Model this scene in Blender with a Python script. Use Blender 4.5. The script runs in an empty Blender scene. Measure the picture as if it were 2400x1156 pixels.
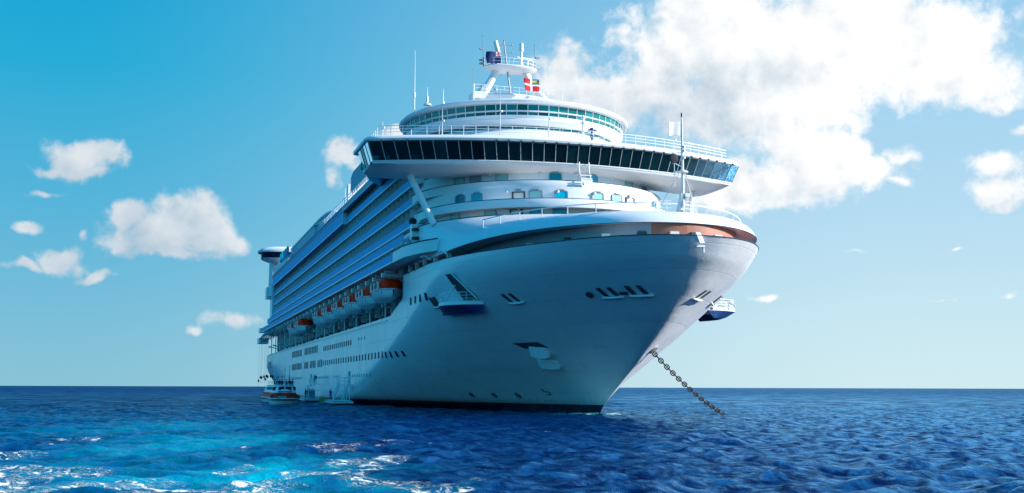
import bpy, math, random
import numpy as np
from mathutils import Vector, Matrix
rad = math.radians
S = bpy.context.scene
COL = S.collection
random.seed(7)

# ------------------------------------------------------------------ camera
# ship frame: x towards the bow, y to port, z up, waterline at z = 0
CAM_POS = Vector((134.5, -48.3, 3.0))
YAW, PITCH, ROLL = rad(-17.209), rad(7.149), math.atan(7 / 2400)
HEAD = Vector((-math.cos(YAW), -math.sin(YAW), 0))      # horizontal heading of the view
RIGHT = Vector((-math.sin(YAW), math.cos(YAW), 0))
cam_d = bpy.data.cameras.new("camera")
cam = bpy.data.objects.new("camera", cam_d)
COL.objects.link(cam)
fw = HEAD * math.cos(PITCH) + Vector((0, 0, 1)) * math.sin(PITCH)
up = -HEAD * math.sin(PITCH) + Vector((0, 0, 1)) * math.cos(PITCH)
rr = RIGHT * math.cos(ROLL) + up * math.sin(ROLL)
ur = -RIGHT * math.sin(ROLL) + up * math.cos(ROLL)
M = Matrix.Identity(4)
for i in range(3):
    M[i][0], M[i][1], M[i][2], M[i][3] = rr[i], ur[i], -fw[i], CAM_POS[i]
cam.matrix_world = M
cam_d.sensor_width = 36.0
cam_d.lens = 36.0 * 2627 / 2400
cam_d.clip_start, cam_d.clip_end = 0.5, 60000
S.camera = cam
S.view_settings.view_transform = 'Standard'
S.view_settings.look = 'None'
S.view_settings.exposure = 0.7
S.view_settings.gamma = 1.0
S.cycles.caustics_reflective = False
S.cycles.caustics_refractive = False

# ------------------------------------------------------------------ sun
SUN_AZ, SUN_EL = 70.0, 22.0      # azimuth from the bow towards port, elevation
sd = Vector((math.cos(rad(SUN_AZ)) * math.cos(rad(SUN_EL)), math.sin(rad(SUN_AZ)) * math.cos(rad(SUN_EL)), math.sin(rad(SUN_EL))))
sl = bpy.data.lights.new("sun", 'SUN')
sl.energy, sl.angle, sl.color = 5.0, rad(0.53), (1.0, 0.97, 0.93)
so = bpy.data.objects.new("sun", sl)
COL.objects.link(so)
so.rotation_euler = (-sd).to_track_quat('-Z', 'Y').to_euler()
so.location = (0, 0, 120)

# ------------------------------------------------------------------ node helpers
class NT:
    def __init__(s, tree):
        s.t = tree; s.n = tree.nodes; s.l = tree.links
    def new(s, typ, **kw):
        n = s.n.new(typ)
        for k, v in kw.items(): setattr(n, k, v)
        return n
    def put(s, sock, v):
        if hasattr(v, 'links') or isinstance(v, bpy.types.NodeSocket): s.l.new(v, sock)
        else: sock.default_value = v
    def math(s, op, a, b=None, c=None, clamp=False):
        n = s.new('ShaderNodeMath', operation=op); n.use_clamp = clamp
        s.put(n.inputs[0], a)
        if b is not None: s.put(n.inputs[1], b)
        if c is not None: s.put(n.inputs[2], c)
        return n.outputs[0]
    def vec(s, op, a, b=None, out=0):
        n = s.new('ShaderNodeVectorMath', operation=op)
        s.put(n.inputs[0], a)
        if b is not None:
            s.put(n.inputs[3] if op == 'SCALE' else n.inputs[1], b)
        return n.outputs[out]
    def dot(s, a, b): return s.vec('DOT_PRODUCT', a, b, 1)
    def comb(s, x, y, z):
        n = s.new('ShaderNodeCombineXYZ')
        for i, v in enumerate((x, y, z)): s.put(n.inputs[i], v)
        return n.outputs[0]
    def sep(s, v):
        n = s.new('ShaderNodeSeparateXYZ'); s.put(n.inputs[0], v); return n.outputs
    def noise(s, v, scale, detail=4, rough=0.55, dist=0.0, lac=2.0):
        n = s.new('ShaderNodeTexNoise'); s.put(n.inputs['Vector'], v)
        n.inputs['Scale'].default_value = scale; n.inputs['Detail'].default_value = detail
        n.inputs['Roughness'].default_value = rough; n.inputs['Distortion'].default_value = dist
        n.inputs['Lacunarity'].default_value = lac
        return n.outputs
    def smooth(s, v, a, b, to0=0.0, to1=1.0, typ='SMOOTHSTEP'):
        n = s.new('ShaderNodeMapRange', interpolation_type=typ)
        s.put(n.inputs[0], v); s.put(n.inputs[1], a); s.put(n.inputs[2], b); s.put(n.inputs[3], to0); s.put(n.inputs[4], to1)
        return n.outputs[0]
    def mix(s, f, a, b, blend='MIX'):
        n = s.new('ShaderNodeMix', data_type='RGBA', blend_type=blend)
        s.put(n.inputs[0], f); s.put(n.inputs[6], a); s.put(n.inputs[7], b)
        return n.outputs[2]
    def ramp(s, v, stops):
        n = s.new('ShaderNodeValToRGB'); s.put(n.inputs[0], v)
        e = n.color_ramp.elements
        while len(e) < len(stops): e.new(0.5)
        for k, (p, c) in zip(e, stops): k.position = p; k.color = (*c, 1)
        return n.outputs[0]
def rgb(*c):          # sRGB 0-255 to linear
    return tuple((v / 255 / 12.92) if v / 255 <= 0.04045 else ((v / 255 + 0.055) / 1.055) ** 2.4 for v in c)

# ------------------------------------------------------------------ sky with clouds
# clouds are placed by compass bearing (from the heading) and elevation, in degrees
CLOUDS = [
    (9.77,17.04,5.04,4.15,1.00), (12.18,17.95,5.88,3.24,1.00), (15.37,17.73,5.80,3.19,1.00), (18.64,16.85,5.13,2.85,1.05), (21.40,16.18,3.92,2.66,1.00), (22.69,14.66,3.05,1.94,0.95),
    (11.02,14.47,5.91,2.95,1.00), (7.98,15.01,3.28,2.68,0.95), (14.23,15.13,6.13,3.21,1.00), (16.51,14.57,2.89,2.60,1.05), (19.58,15.15,3.97,2.27,1.00), (2.44,15.54,1.95,2.26,1.00),
    (4.11,14.78,2.70,1.80,0.90), (5.55,14.43,3.30,1.80,0.90), (9.26,13.37,4.16,1.49,0.75), (11.85,13.37,3.53,1.18,0.55), (23.59,13.68,2.21,1.05,0.75), (23.76,17.10,1.10,0.83,0.70),
    (11.68,10.73,1.35,1.11,0.90), (14.15,12.11,1.46,1.34,1.00), (15.15,10.90,2.18,1.82,1.05), (16.50,11.15,1.80,1.44,1.00), (17.58,10.26,3.11,1.08,0.90), (12.62,9.95,3.67,1.35,0.90),
    (10.91,9.26,3.20,1.11,0.80), (14.71,9.98,4.12,1.21,0.95), (18.87,9.92,1.78,0.62,0.75), (19.32,11.09,1.37,0.71,0.80), (14.06,9.16,3.65,0.78,0.70), (23.91,10.53,1.72,0.83,1.00),
    (23.77,9.58,1.95,0.87,1.00), (24.82,12.08,0.96,0.49,0.80), (24.11,8.92,1.14,0.50,0.80), (-21.37,10.63,2.10,1.12,1.00), (-20.91,11.03,1.29,0.98,1.00), (-22.97,10.07,1.50,0.39,0.80),
    (-19.98,10.89,0.57,0.94,0.80), (-21.15,10.08,1.87,0.47,0.95), (-16.29,7.87,1.88,1.59,1.05), (-16.97,7.13,2.76,1.08,1.00), (-18.70,7.76,1.09,1.05,1.00), (-15.46,7.40,1.69,1.26,1.00),
    (-14.21,7.02,1.07,0.88,0.95), (-17.05,6.43,4.32,0.53,0.80), (-19.05,6.77,1.66,0.81,0.90), (-22.10,6.02,1.51,0.79,0.95), (-21.93,6.33,0.79,0.56,1.00), (-23.57,5.55,1.38,0.41,0.80),
    (-20.64,5.41,1.76,0.33,0.75), (-23.76,7.40,1.19,0.51,0.75), (-21.20,7.06,0.56,0.42,0.60), (-23.00,9.00,1.62,0.32,0.55), (-8.17,11.49,1.74,1.04,0.85), (-6.01,13.00,1.12,0.45,0.90),
    (-8.79,10.23,1.24,1.74,0.50), (-13.66,2.85,2.68,0.97,0.50), (-15.68,2.40,0.97,0.48,0.45), (12.90,4.48,1.59,0.49,0.45), (21.07,4.09,3.04,0.56,0.34), (17.06,6.64,1.44,0.34,0.28),
    (24.06,4.17,1.37,0.50,0.34), (21.94,6.70,0.81,0.33,0.30), (-13.66,2.85,2.68,0.97,0.40),
]
SHADED = [
    (11.02,14.78,5.29,2.50,0.55), (7.98,14.79,2.53,3.09,0.40), (8.82,13.06,4.76,1.68,0.50), (12.69,12.91,3.87,1.38,0.40), (4.43,14.02,3.11,1.41,0.30), (14.89,15.92,3.29,1.64,0.25), (13.02,9.30,5.52,1.10,0.45), (10.92,10.01,1.95,1.95,0.25), (12.64,11.01,1.11,1.66,0.30), (-21.33,9.72,2.91,0.63,0.35), (-17.04,6.33,5.42,0.70,0.40), (-18.47,7.10,1.61,1.08,0.20), (-21.88,5.32,3.16,0.53,0.35), (23.83,8.87,2.33,0.57,0.30), (23.78,9.94,1.56,0.36,0.30),
]
def build_world():
    w = bpy.data.worlds.new("World"); S.world = w; w.use_nodes = True
    t = NT(w.node_tree); t.n.clear()
    d = t.new('ShaderNodeTexCoord').outputs['Generated']
    dz = t.sep(d)[2]
    a = t.dot(d, tuple(RIGHT)); f = t.dot(d, tuple(HEAD))
    az = t.math('MULTIPLY', t.math('ARCTAN2', a, f), 180 / math.pi)
    el = t.math('MULTIPLY', t.math('ARCSINE', dz), 180 / math.pi)
    sky = t.new('ShaderNodeTexSky', sky_type='NISHITA')
    sky.sun_disc = False; sky.sun_elevation = rad(SUN_EL); sky.sun_rotation = math.atan2(sd.x, sd.y)
    sky.ozone_density = 2.5; sky.dust_density = 0.6
    nish = t.vec('SCALE', sky.outputs[0], 0.085)
    # saturated tropical sky: deep cyan away from the sun, paler towards it and the horizon
    e01 = t.smooth(el, -1, 42, typ='LINEAR')
    left = t.ramp(e01, [(0.0, rgb(140, 197, 215)), (0.09, rgb(120, 190, 218)), (0.22, rgb(84, 180, 218)), (0.38, rgb(30, 172, 216)), (0.55, rgb(0, 160, 214)), (1.0, rgb(0, 120, 190))])
    right = t.ramp(e01, [(0.0, rgb(212, 238, 244)), (0.09, rgb(202, 233, 244)), (0.22, rgb(182, 221, 243)), (0.38, rgb(162, 211, 241)), (0.55, rgb(135, 195, 234)), (1.0, rgb(70, 150, 215))])
    k = t.smooth(az, -23, 20)
    # unseen sky beside and behind the view, tinted and brightened to fill shaded hull
    away = t.ramp(e01, [(0.0, rgb(120, 210, 236)), (0.2, rgb(50, 188, 232)), (0.55, rgb(0, 155, 220)), (1.0, rgb(0, 125, 195))])
    base = t.mix(k, left, right)
    base = t.mix(t.math('MAXIMUM', t.smooth(az, -25, -46), t.smooth(az, 60, 150)), base, t.vec('SCALE', away, 1.35))
    base = t.mix(t.smooth(el, 24, 60), base, (*rgb(10, 140, 210), 1))
    base = t.mix(0.06, base, nish)
    # aureole round the sun, added out of view as fill on the port side
    glow = t.math('POWER', t.math('MAXIMUM', t.dot(d, tuple(sd)), 0.0), 7.0)
    base = t.vec('ADD', base, t.vec('SCALE', (1.0, 0.96, 0.90), t.math('MULTIPLY', glow, 0.4)))
    # ---- cloud field
    p = t.comb(az, el, 0.0)
    wob = t.vec('SCALE', t.vec('SUBTRACT', t.noise(t.vec('SCALE', d, 1.0), 14, 3, 0.5)[1], (0.5, 0.5, 0.5)), 2.6)
    pw = t.vec('ADD', p, t.vec('MULTIPLY', wob, (1, 1, 0)))
    run = -1.2
    for (ca, ce, ra, re, wt) in CLOUDS:
        q = t.vec('MULTIPLY', t.vec('SUBTRACT', pw, (ca, ce, 0)), (1 / ra, 1 / re, 0))
        v = t.math('MULTIPLY_ADD', t.vec('LENGTH', q, out=1), -1.0, wt)
        run = v if run == -1.2 else t.math('SMOOTH_MAX', run, v, 0.22)
    # generic trade-wind cumulus over the rest of the dome
    dd = t.vec('MULTIPLY', d, (1, 1, 2.2))
    gen = t.math('SUBTRACT', t.noise(dd, 3.2, 3, 0.5)[0], 0.60)
    gen = t.math('MULTIPLY', t.math('SUBTRACT', t.math('MULTIPLY', gen, 3.0), t.math('ADD', t.smooth(f, -0.1, 0.6, 0.75, 3), t.smooth(a, 0.5, 0.0, 0, 3))), 1.0)
    gen = t.math('SUBTRACT', gen, t.smooth(el, 9, 3, 0, 3))
    run = t.math('MAXIMUM', run, gen)
    n1 = t.noise(d, 22, 8, 0.54)[0]
    n1b = t.noise(t.vec('ADD', d, tuple(sd * 0.012 + Vector((0, 0, 0.006)))), 22, 8, 0.54)[0]
    n2 = t.noise(d, 9, 3, 0.5)[0]
    # cauliflower tops: rounded cells at several sizes
    dw = t.vec('ADD', d, t.vec('SCALE', t.vec('SUBTRACT', t.noise(d, 30, 3, 0.5)[1], (0.5, 0.5, 0.5)), 0.02))
    def billow(v):
        n = t.new('ShaderNodeTexVoronoi', feature='F1'); t.put(n.inputs['Vector'], v)
        n.inputs['Scale'].default_value = 17.0; n.inputs['Detail'].default_value = 3.0; n.inputs['Roughness'].default_value = 0.55; n.inputs['Lacunarity'].default_value = 2.3
        n.normalize = True
        return n.outputs['Distance']
    b0 = billow(dw); b1 = billow(t.vec('ADD', dw, tuple(sd * 0.009 + Vector((0, 0, 0.007)))))
    dens = t.math('ADD', t.math('MULTIPLY', run, 1.6), t.math('MULTIPLY', t.math('SUBTRACT', n1, 0.5), 1.5))
    dens = t.math('ADD', dens, t.math('MULTIPLY', t.math('SUBTRACT', 0.36, b0), 1.1))
    dens = t.math('ADD', dens, t.math('MULTIPLY', t.math('SUBTRACT', t.noise(d, 75, 5, 0.6, 0.3)[0], 0.5), 1.5))
    dens = t.math('ADD', dens, t.math('MULTIPLY', t.math('SUBTRACT', n2, 0.5), 0.5))
    cov = t.smooth(dens, -0.02, 0.95)
    cov = t.math('MULTIPLY', cov, t.smooth(el, 0.3, 3.0, 0.25, 1.0))
    core = t.smooth(run, 0.25, 0.85)
    lit = t.math('MULTIPLY', t.math('SUBTRACT', n1, n1b), 2.0)
    lit = t.math('ADD', lit, t.math('MULTIPLY', t.math('SUBTRACT', b1, b0), 1.3))
    lit = t.math('ADD', lit, t.math('MULTIPLY', t.math('SUBTRACT', n2, 0.5), 0.55))
    lit = t.math('ADD', lit, t.math('MULTIPLY', k, 0.34))
    lit = t.math('ADD', lit, 0.62)
    for (ca, ce, ra, re, wt) in SHADED:      # thick undersides
        q = t.vec('MULTIPLY', t.vec('SUBTRACT', pw, (ca, ce, 0)), (1 / ra, 1 / re, 0))
        lit = t.math('SUBTRACT', lit, t.smooth(t.vec('LENGTH', q, out=1), 1.0, 0.0, 0.0, wt))
    lit = t.math('MAXIMUM', t.math('MINIMUM', lit, 1.0), 0.0)
    greyl = t.mix(k, (*rgb(176, 198, 214), 1), (*rgb(198, 214, 226), 1))
    white = t.mix(k, (*rgb(220, 228, 234), 1), (1.05, 1.05, 1.05, 1))
    ccol = t.mix(lit, greyl, white)
    out = t.mix(cov, base, ccol)
    # below the horizon: sea-coloured
    out = t.mix(t.smooth(el, -1.2, -0.2), (*rgb(10, 60, 110), 1), out)
    bg = t.new('ShaderNodeBackground'); t.l.new(out, bg.inputs[0]); bg.inputs[1].default_value = 0.63
    o = t.new('ShaderNodeOutputWorld'); t.l.new(bg.outputs[0], o.inputs[0])
    w.cycles.sampling_method = 'MANUAL'; w.cycles.sample_map_resolution = 512
build_world()

# ------------------------------------------------------------------ materials
def material(name):
    m = bpy.data.materials.new(name); m.use_nodes = True
    t = NT(m.node_tree); b = t.n['Principled BSDF']
    return m, t, b
def paint(name, col, rough=0.35, var=0.06, scale=0.25, metal=0.0, bump=0.0, streak=False, spec=0.5):
    m, t, b = material(name)
    co = t.new('ShaderNodeTexCoord').outputs['Object']
    v = t.vec('MULTIPLY', co, (1, 1, 0.25)) if streak else co
    n = t.noise(v, scale, 6, 0.6)[0]
    n2 = t.noise(v, scale * 9, 3, 0.6)[0]
    f = t.math('ADD', t.math('MULTIPLY', t.math('SUBTRACT', n, 0.5), 2 * var), t.math('MULTIPLY', t.math('SUBTRACT', n2, 0.5), var))
    c = t.vec('SCALE', col, t.math('ADD', 1.0, f))
    t.l.new(c, b.inputs['Base Color'])
    t.put(b.inputs['Roughness'], t.math('ADD', rough, t.math('MULTIPLY', t.math('SUBTRACT', n2, 0.5), 0.2)))
    b.inputs['Metallic'].default_value = metal
    b.inputs['Specular IOR Level'].default_value = spec
    if bump:
        bm = t.new('ShaderNodeBump'); bm.inputs['Strength'].default_value = bump; bm.inputs['Distance'].default_value = 0.05
        t.l.new(n2, bm.inputs['Height']); t.l.new(bm.outputs[0], b.inputs['Normal'])
    return m
def hull_paint():
    m, t, b = material('hull_white')
    co = t.new('ShaderNodeTexCoord').outputs['Object']
    x, y, z = t.sep(co)
    n = t.noise(t.vec('MULTIPLY', co, (0.35, 0.35, 0.06)), 1.0, 6, 0.62)[0]
    st = t.noise(t.vec('MULTIPLY', co, (1.6, 1.6, 0.05)), 1.0, 4, 0.6)[0]
    # welded plate rows: slight change of tone from plate to plate and a faint seam
    row = t.math('FLOOR', t.math('DIVIDE', z, 2.4))
    colx = t.math('FLOOR', t.math('DIVIDE', t.math('ADD', x, t.math('MULTIPLY', row, 3.7)), 9.0))
    wn = t.new('ShaderNodeTexWhiteNoise', noise_dimensions='2D'); t.put(wn.inputs['Vector'], t.comb(row, colx, 0))
    tone = t.math('MULTIPLY', t.math('SUBTRACT', wn.outputs[0], 0.5), 0.05)
    fz = t.math('ABSOLUTE', t.math('SUBTRACT', t.math('FRACT', t.math('DIVIDE', z, 2.4)), 0.5))
    seam = t.smooth(fz, 0.485, 0.5)
    f = t.math('ADD', 1.0, tone)
    f = t.math('ADD', f, t.math('MULTIPLY', t.math('SUBTRACT', n, 0.5), 0.16))
    f = t.math('SUBTRACT', f, t.math('MULTIPLY', seam, 0.13))
    dirt = t.math('MULTIPLY', t.smooth(st, 0.56, 0.72), t.smooth(z, 9.0, 1.0))
    c = t.vec('SCALE', (0.80, 0.81, 0.82), f)
    c = t.mix(t.math('MULTIPLY', dirt, 0.16), c, (0.50, 0.50, 0.42, 1))
    # scum and rust near the waterline, a few rust runs higher up
    zz = t.math('ADD', z, t.math('MULTIPLY', t.math('SUBTRACT', st, 0.5), 1.6))
    c = t.mix(t.math('MULTIPLY', t.smooth(zz, 1.75, 1.05), 0.45), c, (0.30, 0.30, 0.20, 1))
    rs = t.noise(t.vec('MULTIPLY', co, (2.6, 2.6, 0.09)), 1.0, 3, 0.5)[0]
    c = t.mix(t.math('MULTIPLY', t.math('MULTIPLY', t.smooth(rs, 0.66, 0.74), t.smooth(n, 0.5, 0.62)), 0.5), c, (0.36, 0.20, 0.09, 1))
    t.l.new(c, b.inputs['Base Color'])
    t.put(b.inputs['Roughness'], t.math('ADD', 0.30, t.math('MULTIPLY', t.math('SUBTRACT', n, 0.5), 0.25)))
    wob = t.noise(co, 0.5, 3, 0.5)[0]
    bm = t.new('ShaderNodeBump'); bm.inputs['Strength'].default_value = 0.35; bm.inputs['Distance'].default_value = 0.16
    t.l.new(t.math('SUBTRACT', wob, t.math('MULTIPLY', seam, 0.25)), bm.inputs['Height']); t.l.new(bm.outputs[0], b.inputs['Normal'])
    return m
def glass(name, tint, clear, rough=0.03):
    """tinted pane: partly see-through, partly mirror"""
    m, t, b = material(name); t.n.remove(b)
    tr = t.new('ShaderNodeBsdfTransparent'); tr.inputs[0].default_value = (*[c * clear for c in tint], 1)
    di = t.new('ShaderNodeBsdfDiffuse')
    rnd = t.new('ShaderNodeObjectInfo').outputs['Random']
    t.put(di.inputs[0], t.vec('SCALE', tint, t.math('ADD', 0.06, t.math('MULTIPLY', rnd, 0.10))))
    gl = t.new('ShaderNodeBsdfGlossy'); gl.inputs['Roughness'].default_value = rough; gl.inputs[0].default_value = (0.9, 0.95, 1, 1)
    fr = t.new('ShaderNodeFresnel'); fr.inputs[0].default_value = 1.28
    m1 = t.new('ShaderNodeMixShader'); m1.inputs[0].default_value = 0.35; t.l.new(tr.outputs[0], m1.inputs[1]); t.l.new(di.outputs[0], m1.inputs[2])
    m2 = t.new('ShaderNodeMixShader'); t.l.new(fr.outputs[0], m2.inputs[0]); t.l.new(m1.outputs[0], m2.inputs[1]); t.l.new(gl.outputs[0], m2.inputs[2])
    t.l.new(m2.outputs[0], t.n['Material Output'].inputs[0])
    return m
def dark_glass(name, col, rough=0.06, vary=0.5, spec=0.5):
    m, t, b = material(name)
    rnd = t.new('ShaderNodeObjectInfo').outputs['Random']
    t.put(b.inputs['Base Color'], t.vec('SCALE', col, t.math('ADD', 1 - vary / 2, t.math('MULTIPLY', rnd, vary))))
    b.inputs['Roughness'].default_value = rough; b.inputs['Specular IOR Level'].default_value = spec
    return m
MT = dict(
    hull=hull_paint(),
    white=paint('white_paint', (0.82, 0.82, 0.82), 0.35, 0.04),
    white2=paint('warm_white_paint', (0.80, 0.79, 0.77), 0.4, 0.05, 0.8),
    boot=paint('dark_antifouling', (0.012, 0.016, 0.035), 0.35, 0.3, 0.5, streak=True),
    blue=paint('blue_balustrade_panel', (0.0, 0.46, 0.82), 0.55, 0.06, 0.12, spec=0.08),
    wall=paint('shade_toned_wall', (0.20, 0.27, 0.33), 0.5, 0.1, 0.3),  # white wall darkened: the deep shade of the recesses is put into its colour
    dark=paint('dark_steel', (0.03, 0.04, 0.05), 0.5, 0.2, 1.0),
    grey=paint('grey_steel', (0.30, 0.33, 0.36), 0.5, 0.12, 0.6),
    salmon=paint('red_bounce_tint', (0.40, 0.14, 0.085), 0.6, 0.12, 0.5),  # reddish light bounced off a sunlit deck, painted on as colour
    deck=paint('deck_coating', (0.30, 0.36, 0.40), 0.7, 0.12, 0.4),
    # red set past full reflectance, brightness put into the colour for the shaded boats
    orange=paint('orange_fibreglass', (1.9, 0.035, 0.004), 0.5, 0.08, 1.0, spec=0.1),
    navy=paint('navy_paint', (0.01, 0.05, 0.20), 0.4, 0.08, 1.0),
    lip=paint('rubbing_strip', (0.02, 0.04, 0.07), 0.4, 0.1, 1.0),
    iron=paint('chain_iron', (0.026, 0.020, 0.020), 0.55, 0.4, 3.0, metal=0.3, bump=0.4),
    bglass=glass('bridge_glass', (0.05, 0.36, 0.42), 0.9),
    lglass=dark_glass('lounge_glass', (0.0, 0.16, 0.17), 0.04, 1.0),
    wglass=dark_glass('cabin_window_glass', (0.0, 0.34, 0.46), 0.06, 1.0),
    pglass=dark_glass('pale_window_glass', (0.36, 0.66, 0.62), 0.10, 0.3),
    hglass=dark_glass('porthole_glass', (0.006, 0.015, 0.04), 0.35, 0.8, 0.02),
    dglass=dark_glass('balcony_door_glass', (0.02, 0.07, 0.12), 0.15, 1.4, 0.25),
    teal=dark_glass('teal_screen_glass', (0.0, 0.36, 0.48), 0.4, 0.3, 0.1),
    brown=paint('brown_door_frame', (0.10, 0.045, 0.03), 0.5, 0.1, 1.0),
    red=paint('red_cloth', (0.72, 0.02, 0.03), 0.8, 0.05, 2.0),
    yellow=paint('yellow_cloth', (0.85, 0.62, 0.03), 0.8, 0.05, 2.0),
    aqua=paint('aqua_cloth', (0.0, 0.32, 0.42), 0.8, 0.05, 2.0),
    ensign=paint('navy_cloth', (0.008, 0.03, 0.16), 0.8, 0.1, 2.0),
    cloth=paint('white_cloth', (0.85, 0.85, 0.85), 0.8, 0.03, 2.0),
    black=paint('black_paint', (0.008, 0.009, 0.012), 0.45, 0.2, 2.0),
    tan=paint('weathered_fender_rubber', (0.30, 0.26, 0.15), 0.8, 0.4, 2.5),
    skin=paint('skin', (0.42, 0.22, 0.14), 0.55, 0.05, 3.0),
    hair=paint('dark_hair', (0.012, 0.009, 0.008), 0.6, 0.2, 5.0),
)

def cloth(m, k=0.4):
    t = NT(m.node_tree); b = t.n['Principled BSDF']
    tl = t.new('ShaderNodeBsdfTranslucent'); src = b.inputs['Base Color'].links[0].from_socket; t.l.new(src, tl.inputs[0])
    ms = t.new('ShaderNodeMixShader'); ms.inputs[0].default_value = k; t.l.new(b.outputs[0], ms.inputs[1]); t.l.new(tl.outputs[0], ms.inputs[2]); t.l.new(ms.outputs[0], t.n['Material Output'].inputs[0])
for k in ('red', 'yellow', 'aqua', 'ensign', 'cloth'): cloth(MT[k])
# ------------------------------------------------------------------ mesh builder
class MB:
    def __init__(s): s.v = []; s.f = []; s.m = []
    def add(s, vs, fs, m=0):
        o = len(s.v); s.v += [tuple(v) for v in vs]
        s.f += [tuple(i + o for i in f) for f in fs]; s.m += [m] * len(fs); return s
    def box(s, c, d, m=0, rz=0.0, taper=1.0):
        hx, hy, hz = d[0] / 2, d[1] / 2, d[2] / 2
        cs, sn = math.cos(rz), math.sin(rz); vs = []
        for z, k in ((-hz, 1.0), (hz, taper)):
            for x, y in ((-hx, -hy), (hx, -hy), (hx, hy), (-hx, hy)):
                x, y = x * k, y * k
                vs.append((c[0] + x * cs - y * sn, c[1] + x * sn + y * cs, c[2] + z))
        return s.add(vs, [(3, 2, 1, 0), (4, 5, 6, 7), (0, 1, 5, 4), (1, 2, 6, 5), (2, 3, 7, 6), (3, 0, 4, 7)], m)
    def bar(s, a, b, w, h=None, m=0, n=4):
        return s.tube([a, b], w / 2 if n > 4 else w * 0.707, n, m, h and h / w)
    def tube(s, pts, r, n=6, m=0, squash=None, closed=False, cap=True):
        pts = [Vector(p) for p in pts]; rs = r if isinstance(r, (list, tuple)) else [r] * len(pts)
        rings = []; prev = None
        for i, p in enumerate(pts):
            if closed: d = pts[(i + 1) % len(pts)] - pts[i - 1]
            else: d = pts[min(i + 1, len(pts) - 1)] - pts[max(i - 1, 0)]
            if d.length < 1e-9: d = Vector((0, 0, 1))
            d.normalize()
            if prev is None:
                ref = Vector((0, 0, 1)) if abs(d.z) < 0.95 else Vector((1, 0, 0))
                u = d.cross(ref).normalized()
            else:
                u = (prev - d * prev.dot(d)).normalized()
            prev = u; w = d.cross(u)
            off = math.pi / 4 if n == 4 else 0
            rings.append([p + (u * math.cos(2 * math.pi * j / n + off) + w * math.sin(2 * math.pi * j / n + off) * (squash or 1)) * rs[i] for j in range(n)])
        return s.loft(rings, True, closed, m, cap and not closed)
    def loft(s, rows, wrap=False, closed=False, m=0, cap=False, mats=None):
        n = len(rows[0]); k = len(rows); vs = [v for r in rows for v in r]; fs = []; ms = []
        for i in range(k if closed else k - 1):
            a, b = i * n, ((i + 1) % k) * n
            for j in range(n if wrap else n - 1):
                j2 = (j + 1) % n
                fs.append((a + j, a + j2, b + j2, b + j)); ms.append(mats[i] if mats else m)
        if cap:
            fs.append(tuple(range(n - 1, -1, -1))); ms.append(m)
            fs.append(tuple((k - 1) * n + j for j in range(n))); ms.append(m)
        o = len(s.v); s.v += [tuple(v) for v in vs]; s.f += [tuple(i + o for i in f) for f in fs]; s.m += ms
        return s
    def fan(s, ring, m=0, z=None):
        n = len(ring); return s.add(ring, [tuple(range(n))], m)
    def lathe(s, prof, c=(0, 0, 0), n=16, m=0, axis='z'):
        rows = []
        for r, h in prof:
            row = []
            for j in range(n):
                a = 2 * math.pi * j / n; x, y = r * math.cos(a), r * math.sin(a)
                row.append((c[0] + x, c[1] + y, c[2] + h) if axis == 'z' else ((c[0] + h, c[1] + x, c[2] + y) if axis == 'x' else (c[0] + x, c[1] + h, c[2] + y)))
            rows.append(row)
        return s.loft(rows, True, False, m, True)
    def prism(s, poly, axis, a, b, m=0):
        """2-D outline extruded along an axis ('x','y','z') between a and b"""
        def P(p, h):
            return (h, p[0], p[1]) if axis == 'x' else ((p[0], h, p[1]) if axis == 'y' else (p[0], p[1], h))
        return s.loft([[P(p, a) for p in poly], [P(p, b) for p in poly]], True, False, m, True)
    def rail(s, pts, h=1.05, step=1.5, r=0.03, n=3, kick=True):
        """guard rail along a polyline of deck points"""
        pts = [Vector(p) for p in pts]
        for k in range(1, n + 1):
            s.tube([p + Vector((0, 0, h * k / n)) for p in pts], r if k < n else r * 1.3, 4)
        acc = 0.0; nxt = 0.0
        for a, b in zip(pts, pts[1:]):
            L = (b - a).length
            while nxt <= acc + L:
                p = a.lerp(b, (nxt - acc) / L); s.tube([p, p + Vector((0, 0, h))], r * 1.2, 4); nxt += step
            acc += L
        return s
    def build(s, name, mats, parent=None, smooth=False, auto=35, normals=True):
        me = bpy.data.meshes.new(name); me.from_pydata(s.v, [], s.f)
        for m in (mats if isinstance(mats, (list, tuple)) else [mats]): me.materials.append(m)
        me.polygons.foreach_set('material_index', s.m)
        me.validate(clean_customdata=False)
        if normals:
            import bmesh
            b = bmesh.new(); b.from_mesh(me); bmesh.ops.remove_doubles(b, verts=b.verts, dist=1e-4)
            bmesh.ops.recalc_face_normals(b, faces=b.faces); b.to_mesh(me); b.free()
        me.update()
        if smooth:
            me.polygons.foreach_set('use_smooth', [True] * len(me.polygons))
            try: me.set_sharp_from_angle(angle=rad(auto))
            except Exception: pass
        o = bpy.data.objects.new(name, me); COL.objects.link(o)
        if parent: o.parent = parent
        return o
def absorb(p, c):
    """melt a child object into its parent's mesh, keeping its material"""
    off = len(p.data.vertices); base = len(p.data.materials); Mx = c.matrix_local
    vs = [tuple(v.co) for v in p.data.vertices] + [tuple(Mx @ v.co) for v in c.data.vertices]
    fs = [tuple(f.vertices) for f in p.data.polygons] + [tuple(i + off for i in f.vertices) for f in c.data.polygons]
    ms = [f.material_index for f in p.data.polygons] + [f.material_index + base for f in c.data.polygons]
    sm = [f.use_smooth for f in p.data.polygons] + [f.use_smooth for f in c.data.polygons]
    me = bpy.data.meshes.new(p.data.name); me.from_pydata(vs, [], fs)
    for m in list(p.data.materials) + list(c.data.materials): me.materials.append(m)
    me.polygons.foreach_set('material_index', ms); me.polygons.foreach_set('use_smooth', sm); me.update()
    p.data = me; bpy.data.objects.remove(c)
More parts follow.
